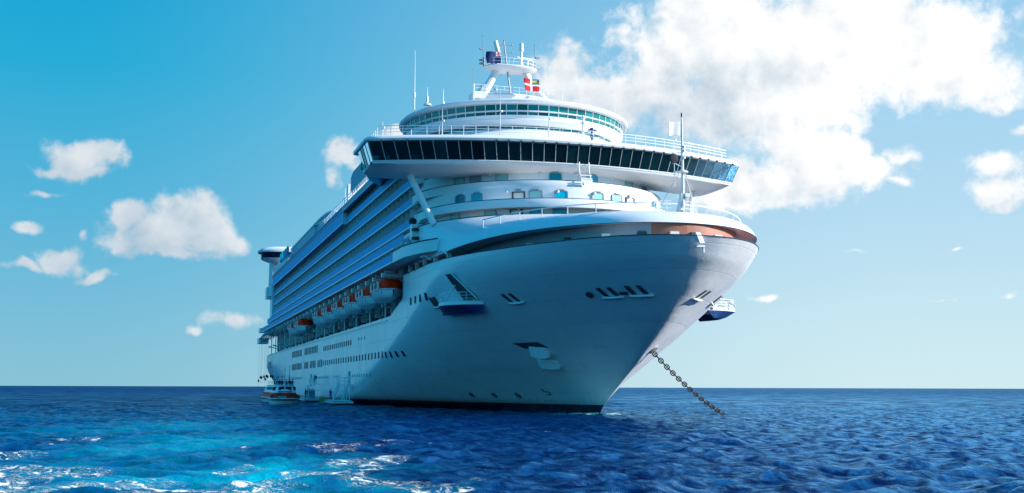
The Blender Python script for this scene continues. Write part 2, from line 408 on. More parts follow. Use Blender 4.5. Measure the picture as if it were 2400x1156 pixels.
def tag(o, label=None, cat=None, group=None, kind=None):
    for k, v in (('label', label), ('category', cat), ('group', group), ('kind', kind)):
        if v: o[k] = v
    return o
def empty(name, loc, rz=0.0):
    o = bpy.data.objects.new(name, None); o.location = loc; o.rotation_euler = (0, 0, rz); o.empty_display_size = 0.5
    COL.objects.link(o); return o
def clone(o, parent, loc=None, rz=None):
    c = o.copy(); COL.objects.link(c); c.parent = parent
    if loc is not None: c.location = loc
    if rz is not None: c.rotation_euler = (0, 0, rz)
    return c
def copy_tree(o, parent=None):
    kids = list(o.children); c = o.copy(); COL.objects.link(c); c.parent = parent
    for k in kids: copy_tree(k, c)
    return c

# ------------------------------------------------------------------ sea
def ground(px_right, dist):
    return CAM_POS + RIGHT * px_right + HEAD * dist
def build_sea():
    rs = [1.5]
    while rs[-1] < 30000:
        r = rs[-1]
        k = 0.05 if r < 22 else (0.0042 if r < 260 else (0.011 if r < 1500 else 0.05))
        rs.append(r * (1 + k))
    head = math.atan2(HEAD.y, HEAD.x)
    an = list(np.arange(-30, 30, 0.115)) + list(np.arange(32, 328, 3.0))
    an = np.radians(np.array(an)) + head
    rs = np.array(rs); A, R_ = np.meshgrid(an, rs)
    X = CAM_POS.x + R_ * np.cos(A); Y = CAM_POS.y + R_ * np.sin(A); Z = np.zeros_like(X)
    dr = np.gradient(rs)[:, None] * np.ones_like(A)
    sp = np.maximum(dr, R_ * 0.0024)
    rng = np.random.default_rng(5)
    wind = math.atan2(-HEAD.y, -HEAD.x) + 0.45
    X0, Y0 = X.copy(), Y.copy()
    for i in range(110):
        lam = 0.42 * (24 / 0.42) ** (i / 109.0) * rng.uniform(0.9, 1.1)
        th = wind + rng.normal() * (0.62 if lam < 4 else 0.42)
        amp = 0.0135 * min(lam, 4.0) ** 0.85 * rng.uniform(0.6, 1.2) * (0.30 if lam > 5 else 1.0)
        kx, ky = math.cos(th) * 2 * math.pi / lam, math.sin(th) * 2 * math.pi / lam
        ph = kx * X0 + ky * Y0 + rng.uniform(0, 6.28)
        fade = np.clip((lam / sp - 2.5) / 3.0, 0, 1)
        group = 0.65 + 0.35 * np.sin(kx * X0 * 0.13 - ky * Y0 * 0.11 + i)
        a = amp * fade * group
        Z += a * np.cos(ph)
        X -= a * 0.75 * math.cos(th) * np.sin(ph); Y -= a * 0.75 * math.sin(th) * np.sin(ph)
    nr, na = Z.shape
    co = np.stack([X, Y, Z], -1).reshape(-1, 3)
    i, j = np.meshgrid(np.arange(nr - 1), np.arange(na), indexing='ij'); j2 = (j + 1) % na
    q = np.stack([i * na + j, i * na + j2, (i + 1) * na + j2, (i + 1) * na + j], -1).reshape(-1, 4)
    me = bpy.data.meshes.new('sea')
    me.vertices.add(len(co) + 1); me.vertices.foreach_set('co', np.vstack([co, [[CAM_POS.x, CAM_POS.y, 0]]]).ravel())
    jj = np.arange(na); tri = np.stack([np.full(na, len(co)), (jj + 1) % na, jj], -1)
    me.loops.add(q.size + tri.size); me.loops.foreach_set('vertex_index', np.concatenate([q.ravel(), tri[:, ::-1].ravel()]))
    me.polygons.add(len(q) + len(tri))
    st = np.concatenate([np.arange(len(q)) * 4, q.size + np.arange(len(tri)) * 3])
    me.polygons.foreach_set('loop_start', st)
    me.update(calc_edges=True); me.polygons.foreach_set('use_smooth', [True] * len(me.polygons))
    o = bpy.data.objects.new('sea', me); COL.objects.link(o); o['kind'] = 'structure'
    # ---- water
    m, t, b = material('sea_water'); me.materials.append(m)
    P = t.new('ShaderNodeNewGeometry').outputs['Position']
    u = t.math('SUBTRACT', t.dot(P, tuple(RIGHT)), CAM_POS.dot(RIGHT)); v = t.math('SUBTRACT', t.dot(P, tuple(HEAD)), CAM_POS.dot(HEAD))
    uv = t.comb(u, v, 0.0)
    warp = t.vec('SCALE', t.vec('SUBTRACT', t.noise(P, 0.09, 3, 0.6)[1], (0.5, 0.5, 0.5)), 16.0)
    uvw = t.vec('ADD', uv, t.vec('MULTIPLY', warp, (0.6, 1.2, 0)))
    def blobs(lst):
        run = 0.0
        for cu, cv, ru, rv, w in lst:
            q = t.vec('MULTIPLY', t.vec('SUBTRACT', uvw, (cu, cv, 0)), (1 / ru, 1 / rv, 0))
            g = t.smooth(t.vec('LENGTH', q, out=1), 1.0, 0.0, 0.0, w)
            run = g if run == 0.0 else t.math('MAXIMUM', run, g)
        return run
    # aerated, turquoise water of a wake that passed here
    aer = blobs([(-8.0, 40, 7, 15, 1.0), (-12, 36, 7, 8, .8), (-17, 62, 9, 20, .75), (-26, 84, 13, 30, 0.45), (-3.6, 33.0, 4, 5, 0.55), (-16, 40, 12, 16, 0.5), (-40, 130, 26, 60, 0.2)])
    foamz = blobs([(-17.5, 42, 6, 6, 0.9), (-10, 33, 5, 3, 1.1), (-20, 50, 6, 8, .7), (-9.5, 41, 4, 5, .8), (-8.0, 35, 5, 6.5, 1.0), (-12, 33, 6, 6, 1.0), (-16, 39, 8, 9, 0.95), (-13.5, 50, 4, 10, .45), (-24, 62, 8, 16, 0.6), (-8.6, 57, 4.5, 8, 0.95), (-5.4, 47, 4.5, 7, 1.0), (-4.2, 40, 4.5, 6, 1.0), (-3.0, 35, 5.0, 3.6, 1.15), (-2.2, 33.2, 4.0, 2.2, 1.2),
                   (-14, 72, 6, 10, .45), (-4.5, 60, 4, 6, .4), (-1.0, 58, 3, 4, .5), (3.6, 36, 1.2, 1.6, .75), (4.6, 53.0, 2.2, 2.0, .55), (0.7, 33, .8, 1, .8), (15, 98, 5, 6, .4), (3.5, 76, 3, 4, .3)])
    big = t.noise(P, 0.035, 4, 0.55)[0]
    deep = t.mix(t.smooth(big, 0.35, 0.7), (0.0, 0.005, 0.044, 1), (0.0, 0.013, 0.076, 1))
    right = t.smooth(u, -5, 45)
    patch = t.math('MULTIPLY', aer, t.smooth(t.noise(P, 0.30, 6, 0.66, 0.6)[0], 0.16, 0.56))
    colr = t.mix(patch, deep, (0.0, 0.40, 0.50, 1))
    bow = t.math('MULTIPLY', t.smooth(t.vec('LENGTH', t.vec('MULTIPLY', t.vec('SUBTRACT', P, (15.5, -2.5, 0)), (0.10, 0.14, 0)), out=1), 1.0, 0.2), t.smooth(t.noise(P, 0.5, 4, 0.6)[0], 0.38, 0.6))
    colr = t.mix(t.math('MULTIPLY', bow, 0.75), colr, (0.0, 0.30, 0.33, 1))
    # lacy foam: thin ridges plus solid clots
    Pf = t.vec('ADD', P, t.vec('SCALE', t.noise(P, 0.8, 4, 0.6)[1], 0.9))
    Ps = t.vec('ADD', t.vec('SCALE', RIGHT, t.math('MULTIPLY', t.dot(Pf, tuple(RIGHT)), 0.75)), t.vec('SCALE', HEAD, t.math('MULTIPLY', t.dot(Pf, tuple(HEAD)), 1.0)))
    r1 = t.math('ABSOLUTE', t.math('SUBTRACT', t.noise(Ps, 2.0, 7, 0.70)[0], 0.5))
    ridge = t.smooth(r1, 0.05, 0.0)
    clot = t.smooth(t.noise(Ps, 1.7, 7, 0.72)[0], 0.51, 0.60)
    fine = t.smooth(t.noise(Ps, 7.0, 5, 0.7)[0], 0.30, 0.52, 0.45, 1.0)
    lace = t.math('MULTIPLY', t.math('MAXIMUM', t.math('MULTIPLY', ridge, 0.55), clot), fine)
    sel = t.smooth(t.math('ADD', foamz, t.math('MULTIPLY', t.math('SUBTRACT', t.noise(P, 0.30, 4, 0.6)[0], 0.5), 1.8)), 0.42, 0.95)
    foam = t.math('MULTIPLY', lace, sel)
    # whitecaps scattered over open water, on the crests
    z = t.sep(P)[2]
    wc = t.math('MULTIPLY', t.smooth(t.noise(t.vec('MULTIPLY', P, (1, 1, 0)), 0.11, 6, 0.62)[0], 0.665, 0.70), t.smooth(z, 0.05, 0.35))
    foam = t.math('MAXIMUM', foam, t.math('MULTIPLY', wc, fine))
    foam = t.math('MAXIMUM', foam, t.math('MULTIPLY', t.math('MULTIPLY', bow, t.smooth(t.noise(Ps, 0.8, 6, 0.7)[0], 0.47, 0.60)), 0.9))
    foam = t.smooth(foam, 0.10, 0.75)
    colr = t.mix(foam, colr, (0.90, 0.92, 0.92, 1))
    h1 = t.noise(P, 2.6, 6, 0.66, 0.3)[0]; h2 = t.noise(P, 0.45, 5, 0.62)[0]
    hh = t.math('ADD', t.math('MULTIPLY', h1, 0.11), t.math('MULTIPLY', h2, t.smooth(v, 90, 700, 0.05, 2.2)))
    hh = t.math('ADD', hh, t.math('MULTIPLY', foam, 0.05))
    bm = t.new('ShaderNodeBump'); bm.inputs['Strength'].default_value = 1.0; bm.inputs['Distance'].default_value = 1.0
    t.l.new(hh, bm.inputs['Height'])
    # body colour of the water under a mirror whose strength allows for waves hiding one another
    t.n.remove(b)
    df = t.new('ShaderNodeBsdfDiffuse'); t.l.new(colr, df.inputs[0]); t.l.new(bm.outputs[0], df.inputs['Normal'])
    gl = t.new('ShaderNodeBsdfGlossy'); gl.inputs[0].default_value = (0.30, 0.66, 0.97, 1); t.l.new(bm.outputs[0], gl.inputs['Normal'])
    t.put(gl.inputs['Roughness'], t.smooth(v, 40, 500, 0.05, 0.16))
    fr = t.new('ShaderNodeFresnel'); fr.inputs[0].default_value = 1.333; t.l.new(bm.outputs[0], fr.inputs['Normal'])
    # steeper and flatter patches: how much of the mirror faces the viewer
    cn = t.noise(t.vec('MULTIPLY', P, (1, 1, 0)), 0.95, 6, 0.70, 0.4)[0]; cf = t.noise(t.vec('MULTIPLY', P, (1, 1, 0)), 0.11, 8, 0.76)[0]
    cm = t.math('MULTIPLY_ADD', t.math('SUBTRACT', cf, cn), t.smooth(v, 70, 260), cn)
    chop = t.smooth(cm, 0.34, 0.66, 0.12, 1.5)
    k = t.math('MULTIPLY', t.math('MULTIPLY', fr.outputs[0], t.math('MULTIPLY', t.math('MULTIPLY', t.smooth(v, 60, 900, 0.52, 0.40), t.math('MULTIPLY_ADD', right, 0.6, 0.85)), chop)), t.math('SUBTRACT', 1.0, foam))
    ms = t.new('ShaderNodeMixShader'); t.l.new(k, ms.inputs[0]); t.l.new(df.outputs[0], ms.inputs[1]); t.l.new(gl.outputs[0], ms.inputs[2])
    t.l.new(ms.outputs[0], t.n['Material Output'].inputs[0])
build_sea()

# ------------------------------------------------------------------ hull form
HP = (105.029, 1.678, 0.983, 30.636, 1.594, 0.435, 1.91, 0.427, 0.006)
ZST = [-1.5, 0, 1, 3, 5.7, 8.5, 10.2, 13, 15.5, 17.4]; XST = [11.0, 12.9, 14.2, 18.2, 23.7, 28.5, 31, 34.6, 37.2, 38.6]
def fplan(u, p, q):
    u = np.clip(u, 0, 1); return (1 - (1 - u) ** p) ** q
def hull_par(z):
    L0, p0, q0, L1, p1, q1, k, m, kk = HP
    s = float(np.clip(z / 17.4, 0, 1)); 
    return np.interp(z, ZST, XST), L0 + (L1 - L0) * s ** m, (1 - kk) * s ** k + kk * s
def hull_y(x, z):
    xs, L, w = hull_par(z); u = (xs - x) / L
    if u <= 0: return 0.0
    y = 18 * ((1 - w) * fplan(u, HP[1], HP[2]) + w * fplan(u, HP[4], HP[5]))
    return float(y) * (1 - 0.075 * max(0.0, (z - 14.2) / 3.2) ** 1.7 * min(1.0, max(0.0, (x - 2) / 20))) - stern_in(x, z)
def stern_in(x, z):
    a = max(0.0, (-150 - x) / 70.0); return 6.5 * a ** 1.6 * max(0.0, 1 - z / 9.5) ** 1.5
def hull_pt(x, z, side=-1, off=0.0):
    """point on the plating and its outward normal"""
    e = 0.05
    p = Vector((x, side * hull_y(x, z), z))
    a = Vector((2 * e, side * (hull_y(x + e, z) - hull_y(x - e, z)), 0)); b = Vector((0, side * (hull_y(x, z + e) - hull_y(x, z - e)), 2 * e))
    n = a.cross(b).normalized()
    if n.y * side < 0: n = -n
    return p + n * off, n
ship = empty('cruise_ship', (0, 0, 0))
tag(ship, 'huge white cruise ship at anchor with a flared bow and rows of blue balconies', 'cruise ship')

def build_hull():
    zs = [-2.0, -0.6, 0.0, 1.0] + list(np.linspace(1.6, 12.3, 22)) + list(np.linspace(12.8, 17.4, 15))
    us = np.linspace(0, 1, 72) ** 2.2
    xe_ = lambda z: -216.0 if z <= 12.31 else float(np.interp(z, [12.3, 14.6, 17.8], [-23.8, -12.3, -12.3]))
    mb = MB()
    for side in (-1, 1):
        rows = []
        for z in zs:
            xs, L, w = hull_par(z); row = []
            zz = z
            xe = xe_(z); x1 = xs - L
            pts = [xs - u * L for u in us]
            if xe < x1: pts += list(np.linspace(x1, xe, 40)[1:])
            else: pts = list(xs - (us * (xs - xe) / L) * L) + [xe] * 39
            for x in pts:
                y = hull_y(x, z)
                sheer = 0.4 * (max(0, z - 12.3) / 5.1) * min(1, max(0, (30 - x) / 25))
                row.append((x, side * y, zz + sheer))
            rows.append(row)
        mats = [1 if zs[i + 1] <= 1.001 else 0 for i in range(len(zs) - 1)]
        mb.loft(rows, False, False, 0, False, mats)
        # inner face of the upper plating so the slot has thickness
    # transom
    tr = [(-216.0, -hull_y(-216, z), z) for z in zs if z <= 12.31] + [(-216.0, hull_y(-216, z), z) for z in reversed(zs) if z <= 12.31]
    mb.fan(tr, 0)
    o = mb.build('hull', [MT['hull'], MT['boot']], ship, True, 40)
    return o
hull = build_hull()

def rim_points(z, x0, n=60, inset=0.0):
    """knuckle line round the bow from starboard aft to port aft at height z"""
    xs, L, w = hull_par(min(z, 17.4)); pts = []
    us = (np.linspace(0, 1, n) ** 2.2)
    half = []
    for u in us:
        x = xs - u * (xs - x0); y = hull_y(x, min(z, 17.4))
        half.append((x, y))
    full = [(x, -y) for x, y in reversed(half)] + [(x, y) for x, y in half[1:]]
    return full
# rubbing strip along the slot sill and the deck inside the slot
def slot_parts():
    pts = rim_points(17.4, -12.0)
    P = [(x, y, 17.4 + 0.4 * min(1, max(0, (30 - x) / 25)) + 0.02) for x, y in pts]
    MB().tube(P, 0.05, 6).build('slot_sill', MT['lip'], hull, True)
    # floor and inner wall of the open mooring deck
    inner = []
    for (x, y) in pts:
        k = Vector((x + 12, y * 1.6, 0)); k = k.normalized() if k.length > 0 else Vector((1, 0, 0))
        inner.append((x - 1.9 * max(0.0, k.x) - 0.6, y - math.copysign(min(abs(y), 2.0 * abs(k.y) + 0.5), y)))
    rows = [[(x - 0.12, y * 0.985, 16.6) for x, y in rim_points(16.6, -12.0)], [(x, y, 16.6) for x, y in inner]]
    MB().loft(rows).build('mooring_deck', MT['deck'], ship)
    for nm, sub, mt in (('mooring_wall', [p for p in inner if p[1] <= -3.2], 'grey'), ('bounce_tinted_wall', [p for p in inner if p[1] >= -3.8], 'salmon')):  # one wall: grey painted for its shaded part, salmon for bounced red sunlight
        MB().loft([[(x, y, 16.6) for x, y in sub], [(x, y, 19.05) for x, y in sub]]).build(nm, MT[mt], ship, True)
    for i in range(6, len(inner) - 6, 7):
        (x, y) = inner[i]; k = Vector((x + 12, y * 1.5, 0)).normalized()
        m = MB().box((x + k.x * 0.12, y + k.y * 0.12, 17.9), (0.3, 0.9, 0.30), 0, math.atan2(k.y, k.x)); m.build('mooring_fitting', MT['white2'] if i % 2 else MT['dark'], ship)
slot_parts()

# ------------------------------------------------------------------ forecastle cap (whaleback)
LIP = [(-12.5, -17.6, 18.9), (-4, -17.6, 18.6), (4, -17.75, 18.35), (9, -17.7, 18.4), (14.5, -17.0, 18.6), (20, -15.6, 18.8), (25, -13.8, 18.88), (29.5, -11.3, 18.9), (33.1, -8.0, 18.92), (35.3, -4.6, 18.92), (36.15, -1.2, 18.92)]
def spline(pts, n):
    """Catmull-Rom through points"""
    P = [Vector(p) for p in pts]; P = [P[0] * 2 - P[1]] + P + [P[-1] * 2 - P[-2]]; out = []
    for i in range(1, len(P) - 2):
        for k in range(n):
            t = k / n; a, b, c, d = P[i - 1], P[i], P[i + 1], P[i + 2]
            out.append(0.5 * ((2 * b) + (c - a) * t + (2 * a - 5 * b + 4 * c - d) * t * t + (3 * b - a - 3 * c + d) * t ** 3))
    out.append(P[-2]); return out
LIPS = spline([Vector(p) for p in LIP] + [Vector((x, -y, z)) for x, y, z in reversed(LIP)], 6)
def tier_curve(xf, r=17.3, n=48, back=None, z=0.0, squash=1.0):
    """plan of a rounded front: starboard side, half circle, port side"""
    x0 = xf - r * squash; pts = []
    if back is not None: pts += [(x, -r, z) for x in np.linspace(back, x0, 6)[:-1]]
    for k in range(n + 1):
        a = -math.pi / 2 + math.pi * k / n
        pts.append((x0 + r * squash * math.cos(a), r * math.sin(a), z))
    if back is not None: pts += [(x, r, z) for x in np.linspace(x0, back, 6)[1:]]
    return [Vector(p) for p in pts]
def resample(pts, n):
    pts = [Vector(p) for p in pts]; d = [0.0]
    for a, b in zip(pts, pts[1:]): d.append(d[-1] + (b - a).length)
    out = []; j = 0
    for k in range(n):
        t = d[-1] * k / (n - 1)
        while j < len(d) - 2 and d[j + 1] < t: j += 1
        f = (t - d[j]) / max(1e-9, d[j + 1] - d[j]); out.append(pts[j].lerp(pts[j + 1], min(1, f)))
    return out
NA = 121
A_TOP = resample(tier_curve(12.9, 18.1, 60, -12.5, 23.1), NA)
LIPR = resample(LIPS, NA)
def cap_point(i, s):
    a, b = LIPR[i], A_TOP[i]
    p = a.lerp(b, s); D = (Vector((b.x - a.x, b.y - a.y, 0))).length
    m = s * D                                   # metres inboard of the lip
    rnd = 1.45 * (1 - math.exp(-m / 0.85)) if D > 3 else 0
    wv = min(1, max(0, (D - 3) / 6))
    lin = (b.z - a.z) * s
    curve = rnd + (b.z - a.z - 1.45) * (s ** 1.35)
    p.z = a.z + lin * (1 - wv) + curve * wv
    return p
def build_cap():
    ss = [0.0, 0.006, 0.015, 0.03, 0.05, 0.08, 0.12, 0.18, 0.25, 0.34, 0.45, 0.58, 0.72, 0.86, 1.0]
    rows = []
    # underside return of the lip
    rows.append([Vector((a.x - 3.2 * max(0, math.cos(math.pi * (i / (NA - 1) - 0.5))), a.y * 0.84, a.z + 0.15)) for i, a in enumerate(LIPR)])
    for s in ss: rows.append([cap_point(i, s) for i in range(NA)])
    o = MB().loft(rows).build('forecastle_cap', MT['white'], ship, True, 50)
    MB().tube([p + Vector((0, 0, 0.0)) for p in LIPR], 0.035, 6).build('cap_edge', MT['lip'], o, True)
    MB().tube([p + Vector((0, 0, 0.03)) for p in A_TOP[:44]], 0.07, 6).build('bulwark_rail', MT['lip'], o, True)
    return o
cap = build_cap()
def build_cap_rail():
    pts = [cap_point(i, 0.10 + 0.06 * math.cos(math.pi * (i / (NA - 1) - .5))) for i in range(34, NA - 34)]
    pts = resample(pts, 46)
    m = MB(); h = 0.85
    m.tube([p + Vector((0, 0, h)) for p in pts], 0.06, 6)
    for p in pts[::3]: m.tube([p, p + Vector((0, 0, h))], 0.055, 5)
    m.build('hand_rail', MT['white'], cap, True)
build_cap_rail()

# ------------------------------------------------------------------ curved front decks below the bridge
TIERS = [  # name, bulwark top z, front x, bulwark bottom z, front x, wall front x, wall top z
    ('upper', 28.28, 6.4, 27.2, 6.6, 4.4, 30.2), ('middle', 25.4, 10.2, 24.35, 10.4, 8.0, 27.25), ('lower', 23.1, 12.4, 21.5, 13.2, 9.0, 24.4)]
def arc_frame(xf, r, yy, z):
    """point and yaw on a rounded front at lateral position yy"""
    a = math.asin(max(-1, min(1, yy / r))); x0 = xf - r
    return Vector((x0 + r * math.cos(a), yy, z)), a
def rounded_pane(w, h, d=0.06, r=0.22, n=4):
    pts = []
    for cx, cz, a0 in ((w / 2 - r, h / 2 - r, 0), (-w / 2 + r, h / 2 - r, 90), (-w / 2 + r, -h / 2 + r, 180), (w / 2 - r, -h / 2 + r, 270)):
        for k in range(n + 1):
            a = rad(a0 + 90 * k / n); pts.append((cx + r * math.cos(a), cz + r * math.sin(a)))
    return pts
def pane_on(name, p, a, w, h, matg, matf, parent, frame=True):
    """window facing direction a (0 = forward), pane with a raised rim"""
    o = MB().prism(rounded_pane(w, h), 'x', 0.0, 0.05).build(name, matg, parent)
    o.location = p; o.rotation_euler = (0, 0, a)
    if frame:
        pts = [(0.05, y, z) for y, z in rounded_pane(w + 0.12, h + 0.12)]
        f = MB().tube(pts, 0.07, 4, closed=True).build('window_frame', matf, o); absorb(o, f)
    return o
def build_tiers():
    for k, (nm, zt, xt, zb, xb, xw, zw) in enumerate(TIERS):
        deck = empty('front_deck', (0, 0, 0)); deck.parent = ship
        top = tier_curve(xt, 17.3, 64, None if k < 2 else -12.5, zt); bot = tier_curve(xb, 17.3, 64, None if k < 2 else -12.5, zb)
        if k < 2:
            ins = [Vector((p.x - 0.18, p.y * 0.988, p.z)) for p in top]
            insb = [Vector((p.x - 1.0, p.y * 0.988, p.z)) for p in bot]
            MB().loft([insb, ins, top, [a.lerp(b, 0.5) + Vector((0.12 * math.cos(0), 0, 0)) for a, b in zip(top, bot)], bot]).build('bulwark', MT['white'], deck, True, 50)
            MB().tube([p + Vector((-0.08, 0, 0.03)) for p in top], 0.07, 5).build('cap_rail', MT['lip'], deck, True)
            slab = [Vector((p.x - 0.3, p.y * 0.99, p.z)) for p in bot]
            MB().loft([slab, [p + Vector((0, 0, 0.25)) for p in slab]]).fan(slab).fan([p + Vector((0, 0, 0.25)) for p in slab]).build('deck_slab', MT['white2'], deck)
        wall = tier_curve(xw, 16.2, 64, -14.0, zb + 0.1); wt = [Vector((p.x, p.y, zw)) for p in wall]
        MB().loft([wall, wt]).build('house_front', MT['white'], deck, True)
        r = 16.2
        spec = {0: [(-13, 'p', 0), (-11.4, 'g', 0), (-8.6, 'p', 0), (-2.3, 'w', 0), (2.6, 'w', 0), (8.6, 'p', 0), (12, 'w', 0)],
                1: [(-13.6, 'w', 0), (-12, 'w', 0), (-7.7, 'd', 0), (-5.8, 'p', 0), (-2.8, 'w', 0), (1.9, 'p', 0), (4.7, 'p', 0), (6.8, 'd', 0), (11.5, 'w', 0)],
                2: [(-14.2, 'p', 0), (-10.9, 'p', 0), (-8.2, 'd', 0), (-6.0, 'w', 0), (-3.4, 'w', 0), (2, 'p', 0), (6, 'w', 0)]}[k]
        for y, c, _ in spec:
            p, a = arc_frame(xw, r, y, 0); n = Vector((math.cos(a), math.sin(a), 0))
            if c == 'd':
                p = p + n * 0.02; p.z = zt + 0.05
                o = MB().box((0, 0, 0), (0.06, 1.3, 2.1)).build('cabin_door', MT['white2'], deck); o.location = p; o.rotation_euler = (0, 0, a)
                f = MB().tube([(0.04, -0.72, -1.05), (0.04, -0.72, 1.1), (0.04, 0.72, 1.1), (0.04, 0.72, -1.05)], 0.14, 4).build('door_frame', MT['brown'], o); absorb(o, f)
            else:
                p.z = zt + 0.78
                pane_on('cabin_window', p + n * 0.01, a, 1.45, 0.95, {'p': MT['pglass'], 'w': MT['wglass'], 'g': MT['grey']}[c], MT['grey'], deck)
            q = p + n * 0.12 + Vector((0, 0, 1.12))
            q = Vector((q.x, q.y, zt + 1.42))
            l = MB().box((0, 0, 0), (0.22, 0.75, 0.14)).build('wall_lamp', MT['grey'], deck); l.location = q; l.rotation_euler = (0, 0, a)
        for y in (-9.9, -4.2, 0.4, 5.6, 10.2):
            p, a = arc_frame(xw, r, y + k, zt + 1.2); n = Vector((math.cos(a), math.sin(a), 0))
            l = MB().lathe([(0.0, 0), (0.2, 0.02), (0.16, 0.3), (0.05, 0.36)], n=10, axis='x').build('flood_lamp', MT['white2'], deck); l.location = p; l.rotation_euler = (0, 0, a)
build_tiers()

# ------------------------------------------------------------------ navigating bridge
def bf(y): return 1.6 - 0.0098 * y * y
BW = 24.6
def build_bridge():
    br = empty('bridge', (4.3, 0, -0.5)); br.parent = ship
    ys = [-BW, -BW + 0.25, -BW + 0.8, -BW + 1.8, -BW + 3] + list(np.linspace(-BW + 4.5, BW - 4.5, 45)) + [BW - 3, BW - 1.8, BW - 0.8, BW - 0.25, BW]
    def sec(y):
        f = bf(y); t = max(0.0, (abs(y) - (BW - 3.2)) / 3.2); up = 0.75 * t ** 1.6; b = 30.0 + up
        c = max(0, 1 - abs(y) / 17)
        dip = 0.0
        return [(f - 7.0, y, b + dip), (f - 3.3, y, b + dip), (f - 1.9, y, b + 0.08 + dip), (f - 0.9, y, b + 0.42 + dip * .8), (f - 0.28, y, b + (31.0 - b) * 0.55), (f - 0.03, y, 30.75), (f + 0.02, y, 30.98), (f - 0.2, y, 31.02), (f - 7.0, y, 31.02)]
    MB().loft([sec(y) for y in ys], True, False, 0, True).build('wing_hull', MT['white'], br, True, 40)
    MB().tube([(bf(y) + 0.04, y, 31.02) for y in np.linspace(-BW, BW, 60)], 0.09, 6).build('window_sill', MT['white2'], br, True)
    def rsec(y):
        f = bf(y)
        bk = 8.0 + 6.5 * min(1.0, max(0.0, (21 - abs(y)) / 6.0))
        return [(f - bk, y, 33.3), (f + 0.55, y, 33.3), (f + 0.92, y, 33.42), (f + 1.02, y, 33.65), (f + 0.90, y, 33.92), (f + 0.55, y, 34.1), (f - 0.1, y, 34.2), (f - bk, y, 34.2)]
    ry = [-BW - 1.0, -BW - 0.9, -BW - 0.6] + list(np.linspace(-BW, BW, 50)) + [BW + 0.6, BW + 0.9, BW + 1.0]
    rows = []
    for y in ry:
        r = rsec(max(-BW - 0.3, min(BW + 0.3, y)) if False else y)
        e = max(0, (abs(y) - BW) / 1.0)
        rows.append([(p[0] - 0.5 * e * e, p[1], 33.75 + (p[2] - 33.75) * (1 - 0.55 * e ** 3)) for p in r])
    MB().loft(rows, True, False, 0, True).build('roof', MT['white'], br, True, 40)
    MB().tube([(bf(y) + 0.78, y, 33.34) for y in np.linspace(-BW, BW, 60)], 0.05, 4).build('gutter', MT['lip'], br, True)
    # inside: dark deckhead, back wall, consoles
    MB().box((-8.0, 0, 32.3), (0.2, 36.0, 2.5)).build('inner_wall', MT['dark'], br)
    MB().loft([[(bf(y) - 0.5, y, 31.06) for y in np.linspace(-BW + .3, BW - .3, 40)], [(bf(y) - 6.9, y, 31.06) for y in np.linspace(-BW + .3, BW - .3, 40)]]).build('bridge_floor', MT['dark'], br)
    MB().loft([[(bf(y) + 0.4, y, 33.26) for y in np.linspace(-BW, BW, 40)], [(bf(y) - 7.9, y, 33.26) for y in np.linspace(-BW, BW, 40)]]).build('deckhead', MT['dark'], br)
    m = MB()
    for y in np.linspace(-17, 17, 9): m.box((bf(y) - 2.2, y, 31.5), (0.9, 2.6, 1.0))
    for s in (-1, 1):
        m.box((-5.2, s * 23.2, 31.5), (0.8, 0.8, 1.0)); m.box((-5.2, s * 22.0, 31.7), (0.5, 0.5, 1.4))
    m.build('console', MT['dark'], br)
    # panes: lean outwards from sill to roof
    n = 34; ye = np.linspace(-BW + 0.05, BW - 0.05, n + 1)
    def lean(y, t): return Vector((bf(y) + 0.62 * t, y * (1 + 0.034 * t), 31.05 + 2.25 * t))
    for i in range(n):
        a, b = ye[i], ye[i + 1]
        q = [lean(a, 0), lean(b, 0), lean(b, 1), lean(a, 1)]
        o = MB().loft([[q[0], q[1]], [q[3], q[2]]])
        o.tube([q[0] + Vector((0.03, 0, 0)), q[3] + Vector((0.03, 0, 0))], 0.055, 4, 1); o.build('bridge_window', [MT['bglass'], MT['grey']], br)
    for s in (-1, 1):
        xs_ = np.linspace(bf(BW), bf(BW) - 6.8, 5)
        def le(x, t): return Vector((x + 0.62 * t * (1 if x > bf(BW) - 0.1 else 0.8), s * (BW - 0.05) * (1 + 0.034 * t), 31.05 + 2.25 * t))
        for a, b in zip(xs_, xs_[1:]):
            MB().loft([[le(a, 0), le(b, 0)], [le(a, 1), le(b, 1)]]).tube([le(a, 0), le(a, 1)], 0.06, 4, 1).build('bridge_window', [MT['bglass'], MT['grey']], br)
        # after side of the wing is glazed as well
        for a, b in ((18.2, 20.5), (20.5, 22.8), (22.8, 25.0)):
            MB().loft([[(-10.6, s * a, 31.05), (-10.6, s * b, 31.05)], [(-10.6, s * a, 33.3), (-10.6, s * b, 33.3)]]).tube([(-10.6, s * a, 31.05), (-10.6, s * a, 33.3)], 0.06, 4, 1).build('bridge_window', [MT['bglass'], MT['grey']], br)
    # little lamps under the eaves
    for i in list(range(0, 4)) + list(range(10, n)):
        y = ye[i]; p = lean(y, 1.0) + Vector((0.36, 0, 0.02))
        l = MB().box((0, 0, 0), (0.18, 0.24, 0.2)).build('eave_lamp', MT['black'], br); l.location = p
    # struts under the wings
    for s in (-1, 1):
        MB().tube([(-6.3, s * 19.7, 30.3), (-2.7, s * 17.15, 23.2)], [0.40, 0.44], 14).build('wing_strut', MT['white'], br, True)
    # ladder box under the sill
    m = MB()
    for y in (0.15, 1.45): m.tube([(1.9, y, 31.3), (1.95, y, 30.2), (2.6, y, 28.7)], 0.06, 5)
    m.box((2.6, 0.8, 29.5), (0.12, 1.5, 0.12)).box((2.7, 0.8, 29.1), (0.12, 1.5, 0.12)).box((2.8, 0.8, 28.75), (0.1, 1.5, 0.4))
    m.build('access_ladder', MT['white2'], br)
